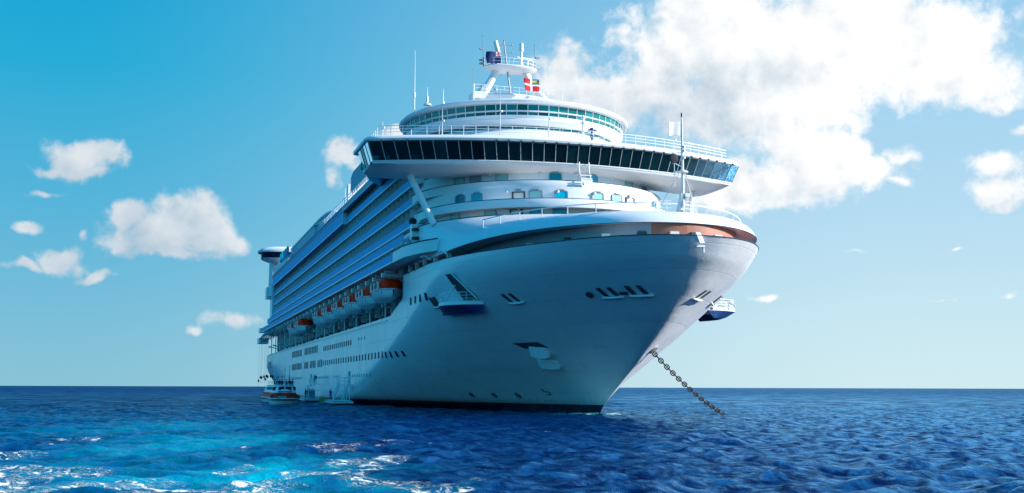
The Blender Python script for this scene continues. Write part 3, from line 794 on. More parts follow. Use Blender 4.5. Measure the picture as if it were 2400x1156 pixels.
    # rails on the roof
    m = MB(); m.rail([(bf(y) + 0.25, y, 34.2) for y in np.linspace(-BW + 0.6, BW - 1.2, 46)], 1.15, 1.5, 0.035, 3)
    m.rail([(bf(BW) - 0.3, -BW + 0.6, 34.2), (bf(BW) - 6, -BW + 0.6, 34.2)], 1.15, 1.5, 0.035)
    m.rail([(bf(BW) - 0.3, BW - 1.2, 34.2), (bf(BW) - 6, BW - 1.2, 34.2)], 1.15, 1.5, 0.035)
    m.build('roof_rail', MT['white'], br)
    # signal posts on the roof edge
    for y, h in ((-16.6, 3.4), (-9.7, 6.0), (-3.6, 4.6), (-23.5, 1.9), (14.3, 2.6), (22.0, 2.4), (17.0, 2.2)):
        m = MB(); m.tube([(bf(y) - 0.2, y, 34.15), (bf(y) - 0.2, y, 34.15 + h)], [0.07, 0.03], 5)
        m.lathe([(0, 0), (0.13, 0.05), (0.13, 0.25), (0, 0.3)], (bf(y) - 0.1, y + 0.15, 34.15 + h * 0.5), 8)
        m.build('signal_post', MT['white'], br)
    m = MB(); m.tube([(bf(1.2) - 1, 1.2, 34.15), (bf(1.2) - 1, 1.2, 37.6)], 0.12, 8)
    for z in (35.4, 36.4, 37.1): m.lathe([(0, 0), (0.28, 0.06), (0.28, 0.3), (0, 0.36)], (bf(1.2) - 1, 1.2, z), 10)
    m.build('navigation_light_post', MT['white2'], br, True)
    m = MB(); m.tube([(0.6, 2.4, 34.15), (0.6, 2.4, 35.7)], 0.16, 8); m.box((0.6, 2.4, 35.7), (0.35, 1.1, 0.25)); m.lathe([(0, 0), (.35, .05), (.3, .3), (0, .4)], (0.6, 2.4, 35.7), 10)
    m.box((0.6, 2.4, 34.9), (0.45, 0.45, 0.3))
    m.build('searchlight', MT['navy'], br, True)
build_bridge()

# ------------------------------------------------------------------ observation lounge
def ring(r, z, a0=-180, a1=180, n=96, cx=-21.0):
    return [Vector((cx + r * math.cos(rad(a0 + (a1 - a0) * k / n)), r * math.sin(rad(a0 + (a1 - a0) * k / n)), z)) for k in range(n + 1)]
def build_lounge():
    lo = empty('observation_lounge', (0, 0, 0)); lo.parent = ship
    prof = [(16.0, 40.62), (16.55, 40.66), (16.85, 40.82), (16.9, 41.05), (16.65, 41.3), (16.1, 41.42), (14, 41.62), (9, 41.9), (0.05, 42.0)]
    MB().loft([ring(r, z) for r, z in prof]).build('roof', MT['white'], lo, True, 40)
    MB().tube(ring(16.45, 40.66)[:-1], 0.05, 4, closed=True).build('roof_gutter', MT['grey'], lo)
    prof = [(15.95, 39.22), (16.1, 39.18), (15.95, 38.75), (16.0, 38.62), (15.75, 38.45), (15.35, 38.05), (15.2, 38.0), (12, 38.0)]
    MB().loft([ring(r, z) for r, z in prof]).build('lower_band', MT['white'], lo, True, 30)
    MB().loft([ring(14.9, z) for z in (36.6, 38.05)]).build('lower_glazing', MT['lglass'], lo, True)
    m = MB()
    for k in range(44):
        a = rad(-110 + 220 * k / 43); m.tube([(-21 + 14.97 * math.cos(a), 14.97 * math.sin(a), 36.6), (-21 + 14.97 * math.cos(a + .04), 14.97 * math.sin(a + .04), 38.0)], 0.05, 4)
    m.build('lower_mullion', MT['grey'], lo)
    MB().loft([ring(r, z) for r, z in ((14.7, 37.55), (15.3, 37.45), (18.2, 35.6), (19.6, 34.6), (21.5, 33.6))]).build('weather_apron', MT['white'], lo, True)
    MB().loft([ring(14.2, z) for z in (38.0, 40.7)]).build('inner_core', MT['wall'], lo, True)
    # two rows of panes
    n = 46; fr = MB()
    for k in range(n):
        a0, a1 = -118 + 236 * k / n, -118 + 236 * (k + 1) / n
        for z0, z1, r0, r1, nm in ((39.86, 40.62, 16.02, 16.12, 'upper_window'), (39.22, 39.66, 15.93, 15.99, 'lower_window')):
            A = [(-21 + r0 * math.cos(rad(a)), r0 * math.sin(rad(a)), z0) for a in (a0, a1)]; B = [(-21 + r1 * math.cos(rad(a)), r1 * math.sin(rad(a)), z1) for a in (a0, a1)]
            MB().loft([A, B]).build('lounge_window', MT['lglass'], lo)
        a = rad(a0); fr.tube([(-21 + 15.97 * math.cos(a), 15.97 * math.sin(a), 39.2), (-21 + 16.16 * math.cos(a), 16.16 * math.sin(a), 40.65)], 0.055, 4)
    fr.loft([ring(r, z, -118, 118) for r, z in ((15.98, 39.64), (16.1, 39.66), (16.12, 39.84), (16.0, 39.88))])
    fr.tube(ring(16.2, 39.76, -118, 118), 0.04, 4)
    fr.build('window_frame', MT['white2'], lo, True)
    m = MB(); m.loft([ring(r, z, 118, 242) for r, z in ((16.0, 39.2), (16.1, 40.65))]); m.build('after_wall', MT['white'], lo, True)
    m = MB(); m.loft([ring(16.5, z) for z in (34.5, 36.6)]); m.build('lounge_base', MT['white'], lo, True)
    # aerials round the roof edge
    for (x, y, h, r) in ((-15.3, -16.2, 8.6, 0.065), (-12.5, -15.0, 2.6, 0.08), (-14.8, -12.2, 3.2, 0.08), (-12, 4.5, 3.6, 0.09), (-12, 8.6, 2.6, 0.05), (-14, 12.6, 3.3, 0.05), (-16, 14.3, 3.2, 0.05), (-19, 15.3, 2.4, 0.05), (-22, 16, 2.2, 0.05)):
        z = 41.3; m = MB(); m.tube([(x, y, z), (x, y, z + h * 0.35), (x, y, z + h)], [r * 1.3, r, r * 0.35], 6)
        if 0.075 < r: m.lathe([(0, 0), (0.55, 0.03), (0.5, 0.25), (0.2, 0.35)], (x, y, z), 10)
        if r > 0.06: m.lathe([(0, 0), (r * 2.2, 0.06), (r * 2.2, 0.7), (0, 0.8)], (x, y, z + h * 0.2), 8)
        m.build('whip_aerial', MT['white'], lo, True)
build_lounge()

# ------------------------------------------------------------------ radar mast
def build_mast():
    ma = empty('radar_mast', (0, 0, 0)); ma.parent = ship; X = -16.0
    # lower arched platform
    m = MB(); secs = []
    for k in range(25):
        t = k / 24; y = -7.9 + 12.6 * t; z = 44.55 - 0.055 * (y + 1.5) ** 2 * 0.25 + (0.35 if y < -5.5 else 0) * min(1, (-5.5 - y) / 1.5 if y < -5.5 else 0)
        h = 0.8; w = 1.1
        secs.append([(X - w, y, z - h), (X + w, y, z - h), (X + w + 0.15, y, z - 0.1), (X + w, y, z + 0.15), (X - w, y, z + 0.15)])
    m.loft(secs, True, False, 0, True); m.build('lower_platform', MT['white2'], ma, True, 30)
    m = MB(); m.lathe([(1.5, 41.6), (1.35, 42.6), (1.05, 43.4), (1.0, 44.3), (0.8, 44.6)], (X, -6.6, 0), 16); m.lathe([(1.3, 41.8), (1.1, 43.0), (1.0, 44.2)], (X, 3.6, 0), 14)
    m.box((X, -1.5, 42.9), (1.8, 9.0, 1.8)); m.build('pedestal', MT['white2'], ma, True, 30)
    # slanting legs
    m = MB(); m.tube([(X, -6.2, 44.3), (X, -3.9, 48.5)], [0.62, 0.5], 10); m.tube([(X - .2, -6.4, 44.4), (X - .2, -5.6, 45.7)], 0.75, 10); m.build('mast_leg', MT['white2'], ma, True)
    m = MB(); m.tube([(X, 3.8, 44.0), (X, 1.2, 46.3), (X, 0.4, 48.3)], [0.45, 0.42, 0.5], 10); m.tube([(X, 0.0, 48.4), (X, 1.0, 46.6)], 0.55, 8); m.build('mast_leg', MT['white2'], ma, True)
    # top platform: a shallow boat-shaped dish
    m = MB(); rows = []
    for f, z in ((0.25, 47.95), (0.6, 48.05), (0.9, 48.3), (1.0, 48.6), (0.985, 48.72), (0.9, 48.74), (0.0, 48.76)):
        rows.append([(X + 1.9 * f * math.cos(2 * math.pi * j / 40), -2.05 + 4.1 * f * math.sin(2 * math.pi * j / 40), z) for j in range(40)])
    m.loft(rows, True, False, 0, True); m.build('top_platform', MT['white2'], ma, True, 40)
    m = MB(); m.rail([(X + 1.7 * math.cos(a), -2.05 + 3.9 * math.sin(a), 48.74) for a in np.linspace(0, 2 * math.pi, 30)], 1.0, 1.1, 0.025, 2)
    m.rail([(X + 1.1, y, 44.6) for y in np.linspace(-7.6, 4.5, 14)], 1.0, 1.1, 0.025, 2); m.build('platform_rail', MT['white'], ma)
    # poles
    m = MB(); m.tube([(X, -6.05, 48.5), (X, -6.1, 53.1)], [0.10, 0.06], 6)
    for z in (49.0, 49.5, 51.2): m.box((X, -6.4, z), (0.3, 0.5, 0.25))
    m.lathe([(0, 0), (.14, .1), (0, .28)], (X, -6.1, 53.0), 8); m.build('light_pole', MT['grey'], ma)
    m = MB(); m.tube([(X, 1.75, 48.5), (X, 1.75, 52.5)], [0.10, 0.06], 6)
    for z in (48.9, 50.6): m.box((X, 2.1, z), (0.3, 0.6, 0.2))
    m.lathe([(0, 0), (.14, .1), (0, .28)], (X, 1.75, 52.4), 8); m.build('light_pole', MT['grey'], ma)
    m = MB(); m.tube([(X + 0.3, -1.9, 43.6), (X + 0.3, -2.65, 48.8), (X + 0.3, -3.1, 52.6)], [0.13, 0.13, 0.08], 8)
    for z, w in ((52.0, 1.2), (50.9, 1.1), (49.9, 1.2)):
        y = -2.65 - 0.45 * (z - 48.8) / 3.8; m.tube([(X + .3, y - w * .5, z), (X + .3, y + w, z)], 0.05, 5); m.lathe([(0, 0), (.1, .05), (.1, .2), (0, .25)], (X + .3, y + w, z), 6)
    m.lathe([(0, 0), (.16, .1), (0, .35)], (X + .3, -3.1, 52.5), 8); m.build('signal_mast', MT['grey'], ma)
    m = MB(); m.tube([(X, -0.4, 48.6), (X, -0.35, 51.4)], [0.16, 0.2], 8); m.lathe([(0.1, 0), (0.36, 0.05), (0.36, 0.35), (0.3, 0.42), (0.3, 1.15), (0.2, 1.3)], (X, -0.35, 51.3), 14); m.tube([(X, -1.2, 48.7), (X, -0.4, 50.0)], 0.07, 5); m.tube([(X, 0.4, 48.7), (X, -0.4, 50.0)], 0.07, 5)
    m.build('radar_dome', MT['white2'], ma, True)
    m = MB(); m.tube([(X, -4.0, 48.6), (X, -4.0, 50.9)], 0.11, 8); m.tube([(X, -3.85, 50.7), (X, -3.95, 51.2), (X, -4.3, 52.5)], [0.25, 0.36, 0.33], 12); m.tube([(X, -3.4, 50.6), (X, -3.6, 51.3)], .12, 6)
    m.build('radar_dome', MT['white2'], ma, True)
    m = MB(); m.tube([(X, 0.6, 48.7), (X, 0.7, 50.2)], 0.09, 6); m.tube([(X, -1.0, 50.4), (X, 1.8, 50.2)], 0.16, 6); m.tube([(X, 1.7, 50.2), (X, 1.0, 48.7)], 0.06, 5); m.build('radar_scanner', MT['white2'], ma, True)
    m = MB()
    for y in (-8.0, -2.3, 2.3): m.tube([(X + 2, y, 41.8), (X + 2, y, 45.4)], 0.09, 6)
    m.build('halyard_post', MT['white'], ma)
    m = MB(); m.tube([(X + 1, -7.9, 45), (X + 1, -7.9, 48)], 0.04, 4); m.lathe([(0, 0), (.22, .05), (.22, .3), (0, .5)], (X + 1.2, -4.6, 44.8), 10); m.build('mast_lamp', MT['grey'], ma)
build_mast()

# ------------------------------------------------------------------ flags (hang from halyards: things of their own)
def flag(name, w, h, cells, mats, label, loc, rz, wave=0.12, droop=0.0, seed=0):
    """cloth in the local x-z plane, hoist at x = 0; cells(u, v) gives the material slot"""
    m = MB(); nu, nv = 36, 24; vs = []
    for i in range(nu + 1):
        u = i / nu
        for j in range(nv + 1):
            v = j / nv
            y = wave * math.sin(u * 7.0 + v * 1.4 + seed) * (0.25 + u); x = u * w * (0.97 - 0.03 * math.sin(v * 5 + seed))
            vs.append((x, y, v * h - droop * u * u * h + 0.04 * h * math.sin(u * 5 + seed)))
    fs = []; ms = []
    for i in range(nu):
        for j in range(nv):
            a = i * (nv + 1) + j; fs.append((a, a + nv + 1, a + nv + 2, a + 1)); ms.append(cells((i + .5) / nu, (j + .5) / nv))
    m.v = vs; m.f = fs; m.m = ms
    o = m.build(name, mats, None, True, 60, False); o.location = loc; o.rotation_euler = (0, 0, rz)
    md = o.modifiers.new('thickness', 'SOLIDIFY'); md.thickness = 0.02
    tag(o, label, 'flag'); return o
FR = math.atan2(-RIGHT.y, -RIGHT.x)
flag('white_flag', 1.75, 1.4, lambda u, v: 0, [MT['cloth']], 'plain white flag flying from the jackstaff on the bow', (34.55, 0.35, 27.9), FR + 0.55, 0.10, 0.05)
def bah(u, v):
    if u < 0.46 and v > 0.56:
        vv = (v - 0.56) / 0.44
        if u < 0.20 * (1 - abs(vv - 0.5) * 2) + 0.01: return 4
        return 3 if 0.34 < vv < 0.67 else 2
    if abs(u - 0.51) < 0.06 or abs(v - 0.5) < 0.085: return 1
    return 0
flag('red_ensign', 2.6, 1.75, bah, [MT['red'], MT['cloth'], MT['aqua'], MT['yellow'], MT['black']], 'red ensign with a white cross and blue and yellow canton on the mast', (-13.6, 1.6, 44.85), FR + 0.5, 0.12, -0.02, 1.0)
def blu(u, v):
    if u < 0.34 and v > 0.60:
        vv = (v - 0.6) / 0.4; uu = u / 0.34
        if abs(vv - 0.5) < 0.13 or abs(uu - 0.5) < 0.09: return 2
        if abs(vv - 0.5) < 0.26 or abs(uu - 0.5) < 0.17 or abs(vv - uu) < 0.12 or abs(vv - 1 + uu) < 0.12: return 1
    return 0
flag('blue_ensign', 2.3, 1.75, blu, [MT['ensign'], MT['cloth'], MT['red']], 'dark blue ensign with a red and white canton high on the radar mast', (-15.2, -3.7, 49.0), FR + 0.4, 0.16, 0.12, 2.0)

# ------------------------------------------------------------------ jackstaff on the bow
def build_jack():
    j = empty('jackstaff', (34.6, 0.4, 20.2)); j.parent = ship
    MB().tube([(0, 0, 0.6), (0, 0, 4.8), (0, 0, 9.4), (0, 0, 9.75)], [0.17, 0.14, 0.07, 0.06], 10).build('pole', MT['white2'], j, True)
    MB().lathe([(0.0, 0), (0.1, 0.02), (0.1, 0.4), (0, 0.45)], (0, 0, 9.7), 8).build('truck', MT['black'], j)
    MB().loft([[(0.1 * k - 1.9, -0.9, -0.3), (0.1 * k - 0.9, -0.75, -0.3), (0.1 * k - 0.9, -0.75, 0.1)] for k in (0, 1)])
    m = MB()
    for s in (-0.22, 0.22): m.prism([(-1.4, -0.4), (-0.55, -0.4), (0.25, 1.5), (0.25, 1.9), (-0.15, 1.9)], 'y', s - 0.06, s + 0.06)
    m.box((-0.3, 0, 0.9), (0.5, 0.42, 1.2)); m.box((0.1, 0.35, 1.75), (0.5, 0.5, 0.35)); m.build('raked_foot', MT['white2'], j)
    m = MB(); m.tube([(0, -0.1, 5.2), (0, -0.1, 4.2)], 0.04, 4); m.lathe([(0.1, 0), (0.75, 0.02), (0.75, 0.10), (0.1, 0.14)], (0.1, -0.25, 4.0), 12); m.build('lamp_platform', MT['white2'], j)
    m = MB()
    for z in (5.4, 6.1, 6.5): m.lathe([(0, 0), (0.2, 0.04), (0.2, 0.24), (0, 0.3)], (0.1, 0.1, z), 8)
    m.tube([(0, 0, 6.05), (0, -1.05, 6.0)], 0.05, 5); m.tube([(0, 0, 4.6), (0, -1.0, 5.0)], 0.04, 4); m.tube([(0, -1.05, 6.1), (0, -1.05, 4.9)], 0.035, 4); m.build('crosstree', MT['white2'], j)
    MB().lathe([(0, 0), (0.42, 0.02), (0.5, 0.12), (0.42, 0.26), (0, 0.3)], (0.2, -1.1, 5.35), 16, axis='x').build('horn', MT['black'], j, True)
    m = MB()
    for a, b in (((0, 0, 4.6), (-1.0, -2.2, 0.4)), ((0, 0, 4.6), (-2.4, 0.9, 0.9)), ((0, 0.06, 4.6), (0.1, 1.0, 1.4)), ((0, -0.9, 5.2), (0, -0.85, 2.6))): m.tube([a, b], 0.035, 4)
    m.build('stay', MT['white'], j)
    m = MB()
    for k in range(14): m.box((0, 0.32, 1.2 + 0.24 * k), (0.05, 0.3, 0.04))
    m.tube([(0, .45, 1.2), (0, .45, 4.5)], .03, 4); m.build('rungs', MT['grey'], j)
    m = MB(); m.rail([(-3.4, -1.9, 0.35), (-1.4, -1.9, 0.25), (-1.4, -0.6, 0.3)], 1.1, 0.7, 0.03); m.build('guard_rail', MT['white'], j); m = MB(); m.rail([(-1.2, 0.7, 0.3), (-1.2, 2.2, 0.2), (-3.4, 2.2, 0.35)], 1.1, 0.7, 0.03); m.build('guard_rail', MT['white'], j)
build_jack()

# ------------------------------------------------------------------ side decks with balconies
FL = [24.15, 26.9, 29.65, 32.35]           # undersides of the upper balcony decks
YU = 17.2
def build_sides():
    core = MB()
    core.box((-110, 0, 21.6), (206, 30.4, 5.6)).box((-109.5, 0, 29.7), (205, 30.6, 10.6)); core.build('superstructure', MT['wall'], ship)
    x0s = [-9.5, -10.5, -12.0, -13.5]
    for side in (-1, 1):
        for k, z in enumerate(FL):
            d = empty('balcony_deck', (0, 0, 0)); d.parent = ship
            xf = x0s[k]; L = xf + 207
            MB().box((xf - L / 2, side * (YU - 0.9), z + 0.12), (L, 2.0, 0.24)).build('slab', MT['white'], d)
            MB().box((xf - L / 2, side * (YU + 0.10), z + 0.10), (L + 0.2, 0.14, 0.18)).build('deck_edge', MT['white'], d)
            MB().box((xf - L / 2, side * (YU + 0.04), z + 0.74), (L, 0.08, 1.0)).build('balustrade', MT['blue'], d)
            MB().box((xf - L / 2, side * (YU + 0.04), z + 1.28), (L, 0.14, 0.07)).build('balcony_rail', MT['lip'], d)
            if k < 3:   # panel closing the forward end, facing the bow
                MB().loft([[(xf + .02, side * (YU + .1), z), (xf + 1.6, side * (YU - .25), z + .15), (xf + 2.6, side * (YU - 1.2), z + .3)], [(xf + .02, side * (YU + .1), z + 1.3), (xf + 1.6, side * (YU - .25), z + 1.5), (xf + 2.6, side * (YU - 1.2), z + 1.6)]]).build('end_panel', MT['white'], d, True)
            if side < 0: cabins(d, xf, side, z + 0.24, 15.28, YU - 0.05, 2.5, 64, k)
        # the two lower decks stand further out
        for k, (z, yo, xf) in enumerate(((18.95, 20.3, -8.5), (21.55, 18.9, -8.5))):
            d = empty('balcony_deck', (0, 0, 0)); d.parent = ship; L = xf + 207
            MB().box((xf - L / 2, side * (yo + 15.2) / 2, z + 0.12), (L, yo - 15.2, 0.24)).build('slab', MT['white'], d)
            MB().box((xf - L / 2, side * (yo + 0.06), z + 0.10), (L, 0.12, 0.18)).build('deck_edge', MT['white'], d)
            MB().box((xf - L / 2, side * yo, z + 0.74), (L, 0.08, 1.0)).build('balustrade', MT['blue'], d)
            MB().box((xf - L / 2, side * yo, z + 1.27), (L, 0.14, 0.07)).build('balcony_rail', MT['lip'], d)
            if side < 0: cabins(d, xf, side, z + 0.24, 15.25 if k == 0 else 15.25, (18.85, 17.1)[k], 2.35, 64, 4 + k)
    # upper overhang: parapet forward, deep closed box further aft
    for side in (-1, 1):
        u = empty('upper_deck', (0, 0, 0)); u.parent = ship
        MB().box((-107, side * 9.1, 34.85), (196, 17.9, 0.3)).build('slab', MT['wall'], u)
        MB().box((-38.4, side * 18.0, 35.15), (59.0, 0.16, 1.1)).build('parapet', MT['teal'], u)
        MB().box((-38.4, side * 18.03, 34.66), (59.0, 0.2, 0.14)).build('parapet_edge', MT['white'], u)
        MB().box((-136.5, side * 17.15, 34.15), (137, 1.7, 3.3)).build('side_house', MT['blue'], u)
        MB().box((-136.5, side * 18.03, 32.5), (137, 0.12, 0.2)).build('house_edge', MT['white'], u)
        MB().box((-67.9, side * 17.15, 34.1), (0.3, 1.75, 3.45)).build('end_plate', MT['white'], u)
        m = MB(); m.rail([(-9, side * 17.9, 35.8), (-68, side * 17.9, 35.8), (-205, side * 17.9, 35.85)], 1.1, 1.9, 0.05, 2); m.build('deck_rail', MT['white'], u)
        if side < 0:
            m = MB()
            m.box((-136.5, side * 18.01, 35.08), (136, 0.06, 0.08))
            for i in range(60): m.box((-70 - i * 2.25, side * 18.01, 35.34), (1.3, 0.08, 0.5))
            m.build('rail_panel', MT['dark'], u)
def cabins(d, xf, side, z, ywall, yout, h, n, row):
    """doors on the cabin wall and white partitions between balconies"""
    pitch = 3.05
    door = MB().box((0, 0, 0), (2.1, 0.05, 2.0)).build('balcony_door', MT['dglass'], d)
    fr = MB().box((0, 0, -1.0), (2.3, 0.08, 0.08)).box((0, 0, 1.0), (2.3, .08, .08)).box((-1.1, 0, 0), (.09, .08, 2.0)).box((1.1, 0, 0), (.09, .08, 2.0)).box((0.05, 0, 0), (.07, .08, 2.0)).build('door_frame', MT['white2'], door); absorb(door, fr)
    w = yout - ywall
    par = MB().box((0, 0, 0), (0.10, w * 1.0, h - 0.1)).build('balcony_partition', MT['white2'], d)
    yd = side * (ywall + 0.07); yp = side * (ywall + w * 0.5)
    rest_d, rest_p = MB(), MB(); near = 16
    for i in range(n):
        x = xf - 1.6 - i * pitch
        if i == 0: door.location = (x, yd, z + 1.05); par.location = (x - pitch / 2, yp, z + h / 2)
        elif i < near:
            clone(door, d, (x, yd, z + 1.05)); clone(par, d, (x - pitch / 2, yp, z + h / 2))
        else:
            rest_d.box((x, yd, z + 1.05), (2.1, 0.05, 2.0)); rest_p.box((x - pitch / 2, yp, z + h / 2), (0.10, w * 1.0, h - 0.1))
    tag(rest_d.build('balcony_doors', MT['dglass'], d), kind='stuff'); tag(rest_p.build('balcony_partitions', MT['white2'], d), kind='stuff')
build_sides()

# ------------------------------------------------------------------ boat deck under the overhang
def build_boat_deck():
    b = empty('boat_deck', (0, 0, 0)); b.parent = ship
    for side in (-1, 1):
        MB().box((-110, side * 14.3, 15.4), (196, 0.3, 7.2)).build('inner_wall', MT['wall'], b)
        MB().box((-110, side * 16.2, 11.5), (198, 3.5, 0.2)).build('deck', MT['deck'], b)
        MB().box((-116, side * 17.98, 12.36), (186, 0.26, 0.16)).build('bulwark_cap', MT['white'], b)
    MB().box((-12.9, -16.2, 15.5), (0.25, 3.5, 6.9)).build('bay_end', MT['wall'], b)
    # dark windows and white fittings along the promenade
    win = None
    for i in range(44):
        x = -17 - i * 4.2
        if win is None: win = MB().box((0, 0, 0), (2.9, 0.1, 1.9)).build('promenade_window', MT['hglass'], b); win.location = (x, -14.5, 13.6)
        else: clone(win, b, (x, -14.5, 13.6))
    box = None
    for i in range(24):
        x = -20.5 - i * 7.6
        for dx in (0, 1.5):
            if box is None:
                box = MB().box((0, 0, 0), (1.15, 0.7, 1.0)).build('deck_locker', MT['white2'], b); box.location = (x, -16.4, 12.75)
            else: clone(box, b, (x - dx, -16.4, 12.75))
    post = None
    for i in range(15):
        x = -26.2 - 12.75 * i
        if post is None:
            post = MB().tube([(0, 0, 0), (0, 0, 6.6)], 0.13, 8).build('stanchion', MT['white'], b); post.location = (x, -17.7, 12.4)
            fr = MB().box((0, 0, 3.2), (0.5, 0.6, 6.4)).build('deep_frame', MT['wall'], b); fr.location = (x - 0.9, -15.6, 12.3)
        else: clone(post, b, (x, -17.7, 12.4)); clone(fr, b, (x - 0.9, -15.6, 12.3))
    dav = None
    for i in range(15):
        for dx in (-3.4, 3.4):
            x = -19.8 - 12.75 * i + dx
            if dav is None:
                m = MB(); m.box((0, 0, 0), (0.55, 4.6, 0.5)).box((0, 1.4, 0.55), (0.5, 2.4, 0.6)).box((0, -2.1, 0.0), (0.7, 0.45, 0.62)); m.tube([(0, -1.9, 0.5), (0.0, -0.6, 0.55)], 0.16, 6); m.tube([(0, -1.2, -0.3), (0, -1.2, -1.0)], 0.07, 5)
                m.box((0, 1.9, -2.2), (0.45, 0.7, 4.2))
                dav = m.build('davit', MT['white2'], b); dav.location = (x, -17.9, 18.1)
            else: clone(dav, b, (x, -17.9, 18.1))
    cr = None
    for i in range(15):
        x = -24.6 - 12.75 * i
        if cr is None:
            m = MB(); m.tube([(0, -1.7, 0.4), (0, 0.8, -0.3), (0, 1.6, -0.4)], 0.14, 6); m.box((0.1, -1.0, 0.1), (0.5, 1.2, 0.2)); cr = m.build('boat_cradle', MT['white2'], b); cr.location = (x, -17.0, 14.3)
        else: clone(cr, b, (x, -17.0, 14.3))
    # after end: tangle of falls and arms, hanging hooks
    m = MB()
    for i in range(9):
        x = -168 - i * 4.6; m.tube([(x, -20.1, 18.3), (x - 0.5, -20.9, 17.2), (x - 1.4, -20.4, 15.8)], 0.16, 6)
    m.build('after_davit_arms', MT['grey'], b, True)
    fall = None
    for x, zb in ((-172, 5.0), (-177, 5.3), (-186, 5.2), (-190, 5.4), (-194, 4.6), (-198, 5.3), (-206, 5.1), (-210, 5.2), (-217, 4.2)):
        m = MB(); m.tube([(x, -20.2, zb + 0.6), (x, -20.2, 16.4)], 0.025, 4); m.lathe([(0, 0), (0.24, 0.25), (0.28, 0.6), (0.08, 0.9)], (x, -20.2, zb), 8); m.tube([(x, -20.2, zb), (x, -20.2, zb - 1.3)], 0.03, 4); m.build('davit_fall', MT['black'], b)
    # openings between the wing platform and the forward slot
    for x in (-9.0, -5.0, -0.5, 4.5, 9.5):
        y = hull_y(x, 17.3) - 0.25
        MB().box((x, -y, 18.2), (0.35, 0.5, 1.3)).build('slot_post', MT['white'], b)
    m = MB(); m.tube([(3.4, -17.9, 18.2), (2.9, -18.6, 18.7), (2.2, -18.9, 18.6)], 0.13, 6); m.build('flood_arm', MT['white'], b, True); m = MB(); m.tube([(10.5, -17.7, 18.1), (10.1, -18.2, 18.5), (9.2, -18.4, 18.4)], 0.13, 6); m.build('flood_arm', MT['white'], b, True)
build_boat_deck()

# ------------------------------------------------------------------ wing platform forward of the boats
def build_wing_platform():
    w = empty('wing_platform', (0, 0, 0)); w.parent = ship
    plan = [(-8.6, -17.0), (-8.6, -20.3), (-4.5, -20.32), (-1.5, -20.2), (1.5, -19.7), (4.3, -18.9), (6.6, -17.9), (6.0, -16.8)]
    sp = [Vector((p[0], p[1], 0)) for p in plan]; sp = [sp[0]] + spline(sp[1:7], 5) + [sp[7]]
    rows = [[(p.x, p.y, 18.95) for p in sp], [(p.x, p.y, 20.35) for p in sp]]
    m = MB(); m.loft(rows, True, False, 0, False); m.fan([(p.x, p.y, 18.95) for p in sp]); m.fan([(p.x, p.y, 19.6) for p in sp]); m.build('platform_shell', MT['white'], w, True, 30)
    MB().tube([(p.x, p.y, 20.4) for p in sp[1:-1]], 0.08, 5).build('platform_rail', MT['lip'], w)
    m = MB(); m.box((-4.4, -18.0, 21.7), (1.4, 1.5, 3.6)); m.build('vent_locker', MT['white'], w)
    m = MB()
    for z in (21.5, 22.6): m.lathe([(0.02, 0), (0.62, 0.02), (0.55, 0.34), (0.02, 0.36)], (-3.75, -18.25, z), 12, axis='z')
    m.build('vent_scoop', MT['black'], w, True)
    m = MB(); m.lathe([(0, 0), (0.5, 0.1), (0.55, 0.4), (0.35, 0.75), (0, 0.85)], (-4.6, -18.5, 23.6), 12); m.build('horn_dome', MT['black'], w, True)
    m = MB(); m.rail([(-8.4, -20.1, 20.3), (-5, -20.1, 20.3), (-2.6, -20, 20.3)], 0.8, 0.9, 0.04, 2); m.box((-3.2, -19.2, 20.8), (0.5, 0.5, 1.2)); m.box((-5.6, -19.4, 20.6), (0.7, 0.5, 0.9)); m.build('platform_gear', MT['grey'], w)
build_wing_platform()

